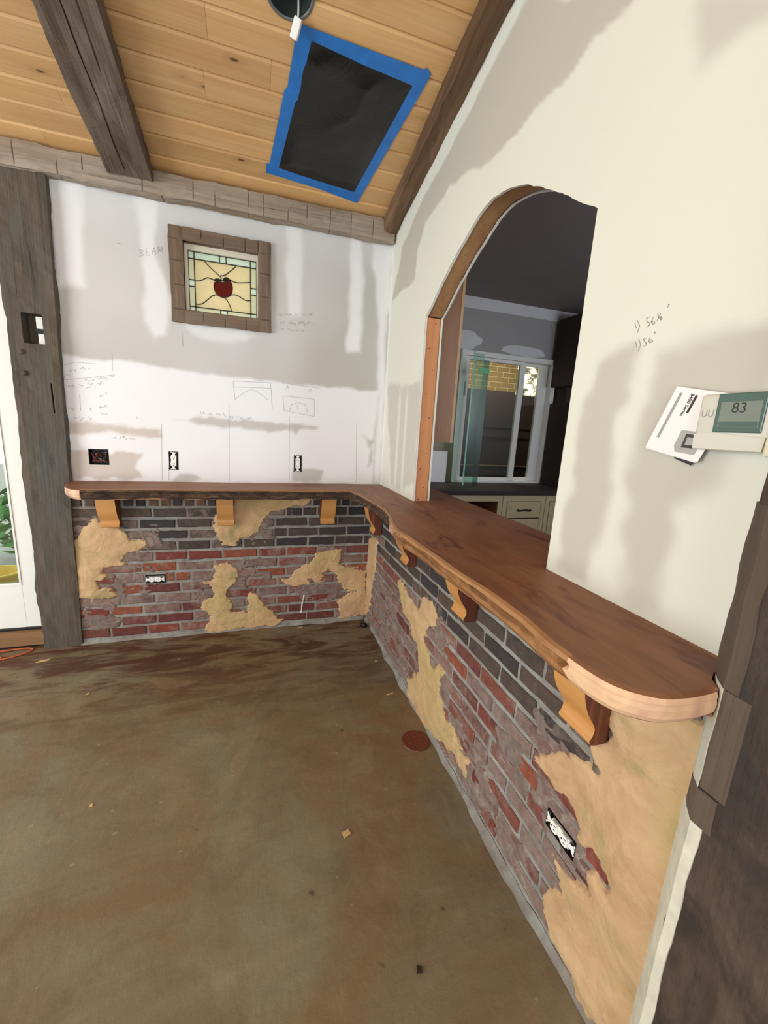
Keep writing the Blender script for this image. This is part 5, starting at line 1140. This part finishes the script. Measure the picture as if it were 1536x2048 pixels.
# den beyond
wd = MB().box(1.0, 5.2, 2.60, 2.70, 0, 3.2).build('wall_den', MAT['denmortar']); struct(wd, 'tan brick wall of the den beyond the sliding window')
bme = MB().box(-0.1, 0.1, -0.008, 0.0, -0.03, 0.03, bev=.004).build('brick', MAT['denbrick'], wd); proto = bme.data; bpy.data.objects.remove(bme)
for row in range(14):
    for c in range(12):
        o = bpy.data.objects.new('brick', proto); link(o, wd); o.location = (1.9 + c * 0.212 + (row % 2) * .106, 2.60, 2.03 + row * 0.071)
struct(MB().box(1.0, 5.2, 1.42, 2.7, 3.15, 3.2).build('ceiling_den', MAT['kceil'])); struct(MB().box(1.0, 5.2, 1.42, 2.7, -.1, 0.0).build('floor_den', MAT['darkwood'])); struct(MB().box(5.1, 5.2, 1.42, 2.7, 0, 3.2).build('wall_den_right', MAT['kwall'])); struct(MB().box(0.95, 1.05, 1.42, 2.7, 0, 3.2).build('wall_den_left', MAT['kwall'])); struct(MB().box(1.0, 5.2, 1.42, 1.46, 2.85, 3.2).box(3.3, 5.2, 1.42, 1.46, 0, 2.85).build('wall_den_near', MAT['kwall']))
hu = empty('hutch', (2.9, 2.35, 0)); tag(hu, 'dark wooden hutch below the den brick, seen through the sliding window', 'hutch')
under(MB().box(1.5, 4.3, 2.20, 2.58, 0.0, 2.04).build('carcass', MAT['darkred']), hu)
for z in (1.02, 1.42, 1.55): under(MB().box(1.5, 4.3, 2.185, 2.20, z, z + .014).build('shelf_edge', MAT['darkwood'] if z > 1.1 else MAT['sill']), hu)
for x in (2.0, 2.55, 3.1, 3.65): under(MB().box(x, x + .5, 2.188, 2.20, 0.15, 0.95, bev=.004).build('door', MAT['darkwood']), hu)
flm = []; flf = []
for i in range(25):
    for j in range(31):
        u, v = i / 24, j / 30; flm.append((2.12 + u * .36, 1.47 + 0.05 * float(fbm(u * 4, v * 5, 91, 4)), 1.93 + v * .42))
for i in range(24):
    for j in range(30): a = i * 31 + j; flf.append((a, a + 1, a + 32, a + 31))
o = mesh_obj('plastic_film', flm, flf, MAT['film']); tag(o, 'crumpled white plastic film behind the narrow window pane', 'plastic film')
o.data.polygons.foreach_set('use_smooth', [False] * len(o.data.polygons))
# sheet of glass standing on the counter
gs = empty('glass_sheet', (1.37, 1.02, 0.911)); tag(gs, 'sheet of green-edged glass leaning in front of the sliding window', 'glass sheet')
under(MB().box(1.290, 1.395, 1.001, 1.007, 0.912, 2.24).build('pane', MAT['glass_green']), gs)
under(MB().box(1.276, 1.290, 0.999, 1.009, 0.911, 2.255, bev=.002).build('edge_and_reflection', MAT['glass_edge']), gs)
under(MB().box(1.395, 1.455, 1.001, 1.008, 0.911, 2.18).build('edge_and_reflection', clear_glass('teal_reflection', (0.42, 0.66, 0.60, 1), 0, 0.18)), gs)  # reflection band put in as a strip of teal tinted glass
under(MB().box(1.345, 1.462, 0.994, 1.0, 2.058, 2.104, bev=.002).build('tape_tab', MAT['green_tape']), gs)
pp = MB().box(0.99, 1.19, 1.235, 1.2365, 0.913, 1.25).build('paper_sheet', MAT['paper'], None, False); pp.rotation_euler = (0, 0, 0); tag(pp, 'white sheet of paper propped against the olive backsplash', 'paper')
# kitchen furniture
kt = MB().box(0.46, 3.09, 0.64, 1.289, 0.868, 0.911, bev=.006).build('kitchen_counter', MAT['darkwood']); tag(kt, 'dark wooden kitchen counter below the sliding window', 'counter')
uc = empty('wall_cabinet', (0.30, 0.2, 1.39)); tag(uc, 'brown wall cabinet with birch edge just inside the arch', 'cabinet')
under(MB().box(A_ + 0.107, 0.392, -0.40, 0.90, 1.392, 2.72).build('side_panel', MAT['cab_brown']), uc)
under(MB().box(0.392, 0.411, -0.402, 0.90, 1.390, 2.72, bev=.002).build('face_frame', MAT['birch']), uc)
def base_unit(x0, x1, kind, label):
    root = empty('base_cabinet', ((x0 + x1) / 2, 0.97, 0)); tag(root, label, 'cabinet', 'cream kitchen base cabinets'); Y = 0.68
    m = MB().box(x0, x0 + .05, Y, Y + .02, 0.09, 0.866).box(x1 - .05, x1, Y, Y + .02, 0.09, 0.866).box(x0 + .05, x1 - .05, Y, Y + .02, 0.80, 0.866).box(x0 + .05, x1 - .05, Y, Y + .02, 0.09, 0.13)
    under(m.build('face_frame', MAT['cream']), root)
    under(MB().box(x0, x0 + .016, Y + .02, 1.288, 0.0, 0.866).box(x1 - .016, x1, Y + .02, 1.288, 0.0, 0.866).box(x0 + .016, x1 - .016, 1.27, 1.288, 0.0, 0.866).box(x0 + .016, x1 - .016, Y + .02, 1.27, 0.09, 0.11).build('carcass', MAT['cab_brown'] if kind == 'open' else MAT['cream']), root)
    if kind == 'drawers':
        for (a, b) in ((0.625, 0.795), (0.385, 0.615), (0.14, 0.375)):
            d = under(MB().box(x0 + .055, x1 - .055, Y - .004, Y + .016, a, b, bev=.004).box(x0 + .085, x1 - .085, Y - .008, Y - .002, a + .03, b - .03, bev=.003).build('drawer', MAT['cream']), root)
            cx, cz = (x0 + x1) / 2, (a + b) / 2
            h = MB().tube([tuple(map(float, p)) for p in catmull([(cx - .075, Y - .006, cz), (cx - .065, Y - .03, cz - .004), (cx, Y - .034, cz + .004), (cx + .065, Y - .03, cz - .004), (cx + .075, Y - .006, cz)], 5)], 0.0085, 8).build('pull', MAT['iron'], None, True)
            h.parent = d; h.matrix_parent_inverse = Matrix.Translation(-Vector(root.location))
            h.matrix_parent_inverse = d.matrix_parent_inverse.copy() if False else Matrix.Identity(4)
    elif kind == 'door':
        under(MB().box(x0 + .055, x1 - .055, Y - .004, Y + .016, 0.14, 0.795, bev=.004).box(x0 + .1, x1 - .1, Y - .008, Y - .002, 0.19, 0.745, bev=.003).build('door', MAT['cream']), root)
base_unit(1.00, 1.575, 'open', 'cream kitchen base cabinet with an open doorless front')
base_unit(1.58, 2.095, 'drawers', 'cream kitchen drawer cabinet with a black iron pull')
base_unit(2.10, 2.62, 'door', 'cream kitchen base cabinet with a panelled door')
tc = empty('tall_cabinet', (2.7, 0.9, 0.911)); tag(tc, 'dark red-brown hutch standing on the right of the kitchen window', 'cabinet')
under(MB().box(2.46, 2.95, 0.85, 1.26, 0.912, 1.84, bev=.004).build('lower_case', MAT['darkred']), tc); under(MB().box(2.43, 2.95, 0.82, 1.26, 2.02, 2.74, bev=.004).build('upper_case', MAT['darkred']), tc); under(MB().box(2.52, 2.95, 1.1, 1.26, 1.84, 2.02).build('back_board', MAT['darkwood']), tc)
for (z0, z1) in ((0.95, 1.80), (2.06, 2.70)): under(MB().box(2.50, 2.91, 0.838 if z0 < 1 else 0.808, 0.852 if z0 < 1 else 0.822, z0, z1, bev=.004).build('door', MAT['darkwood']), tc)
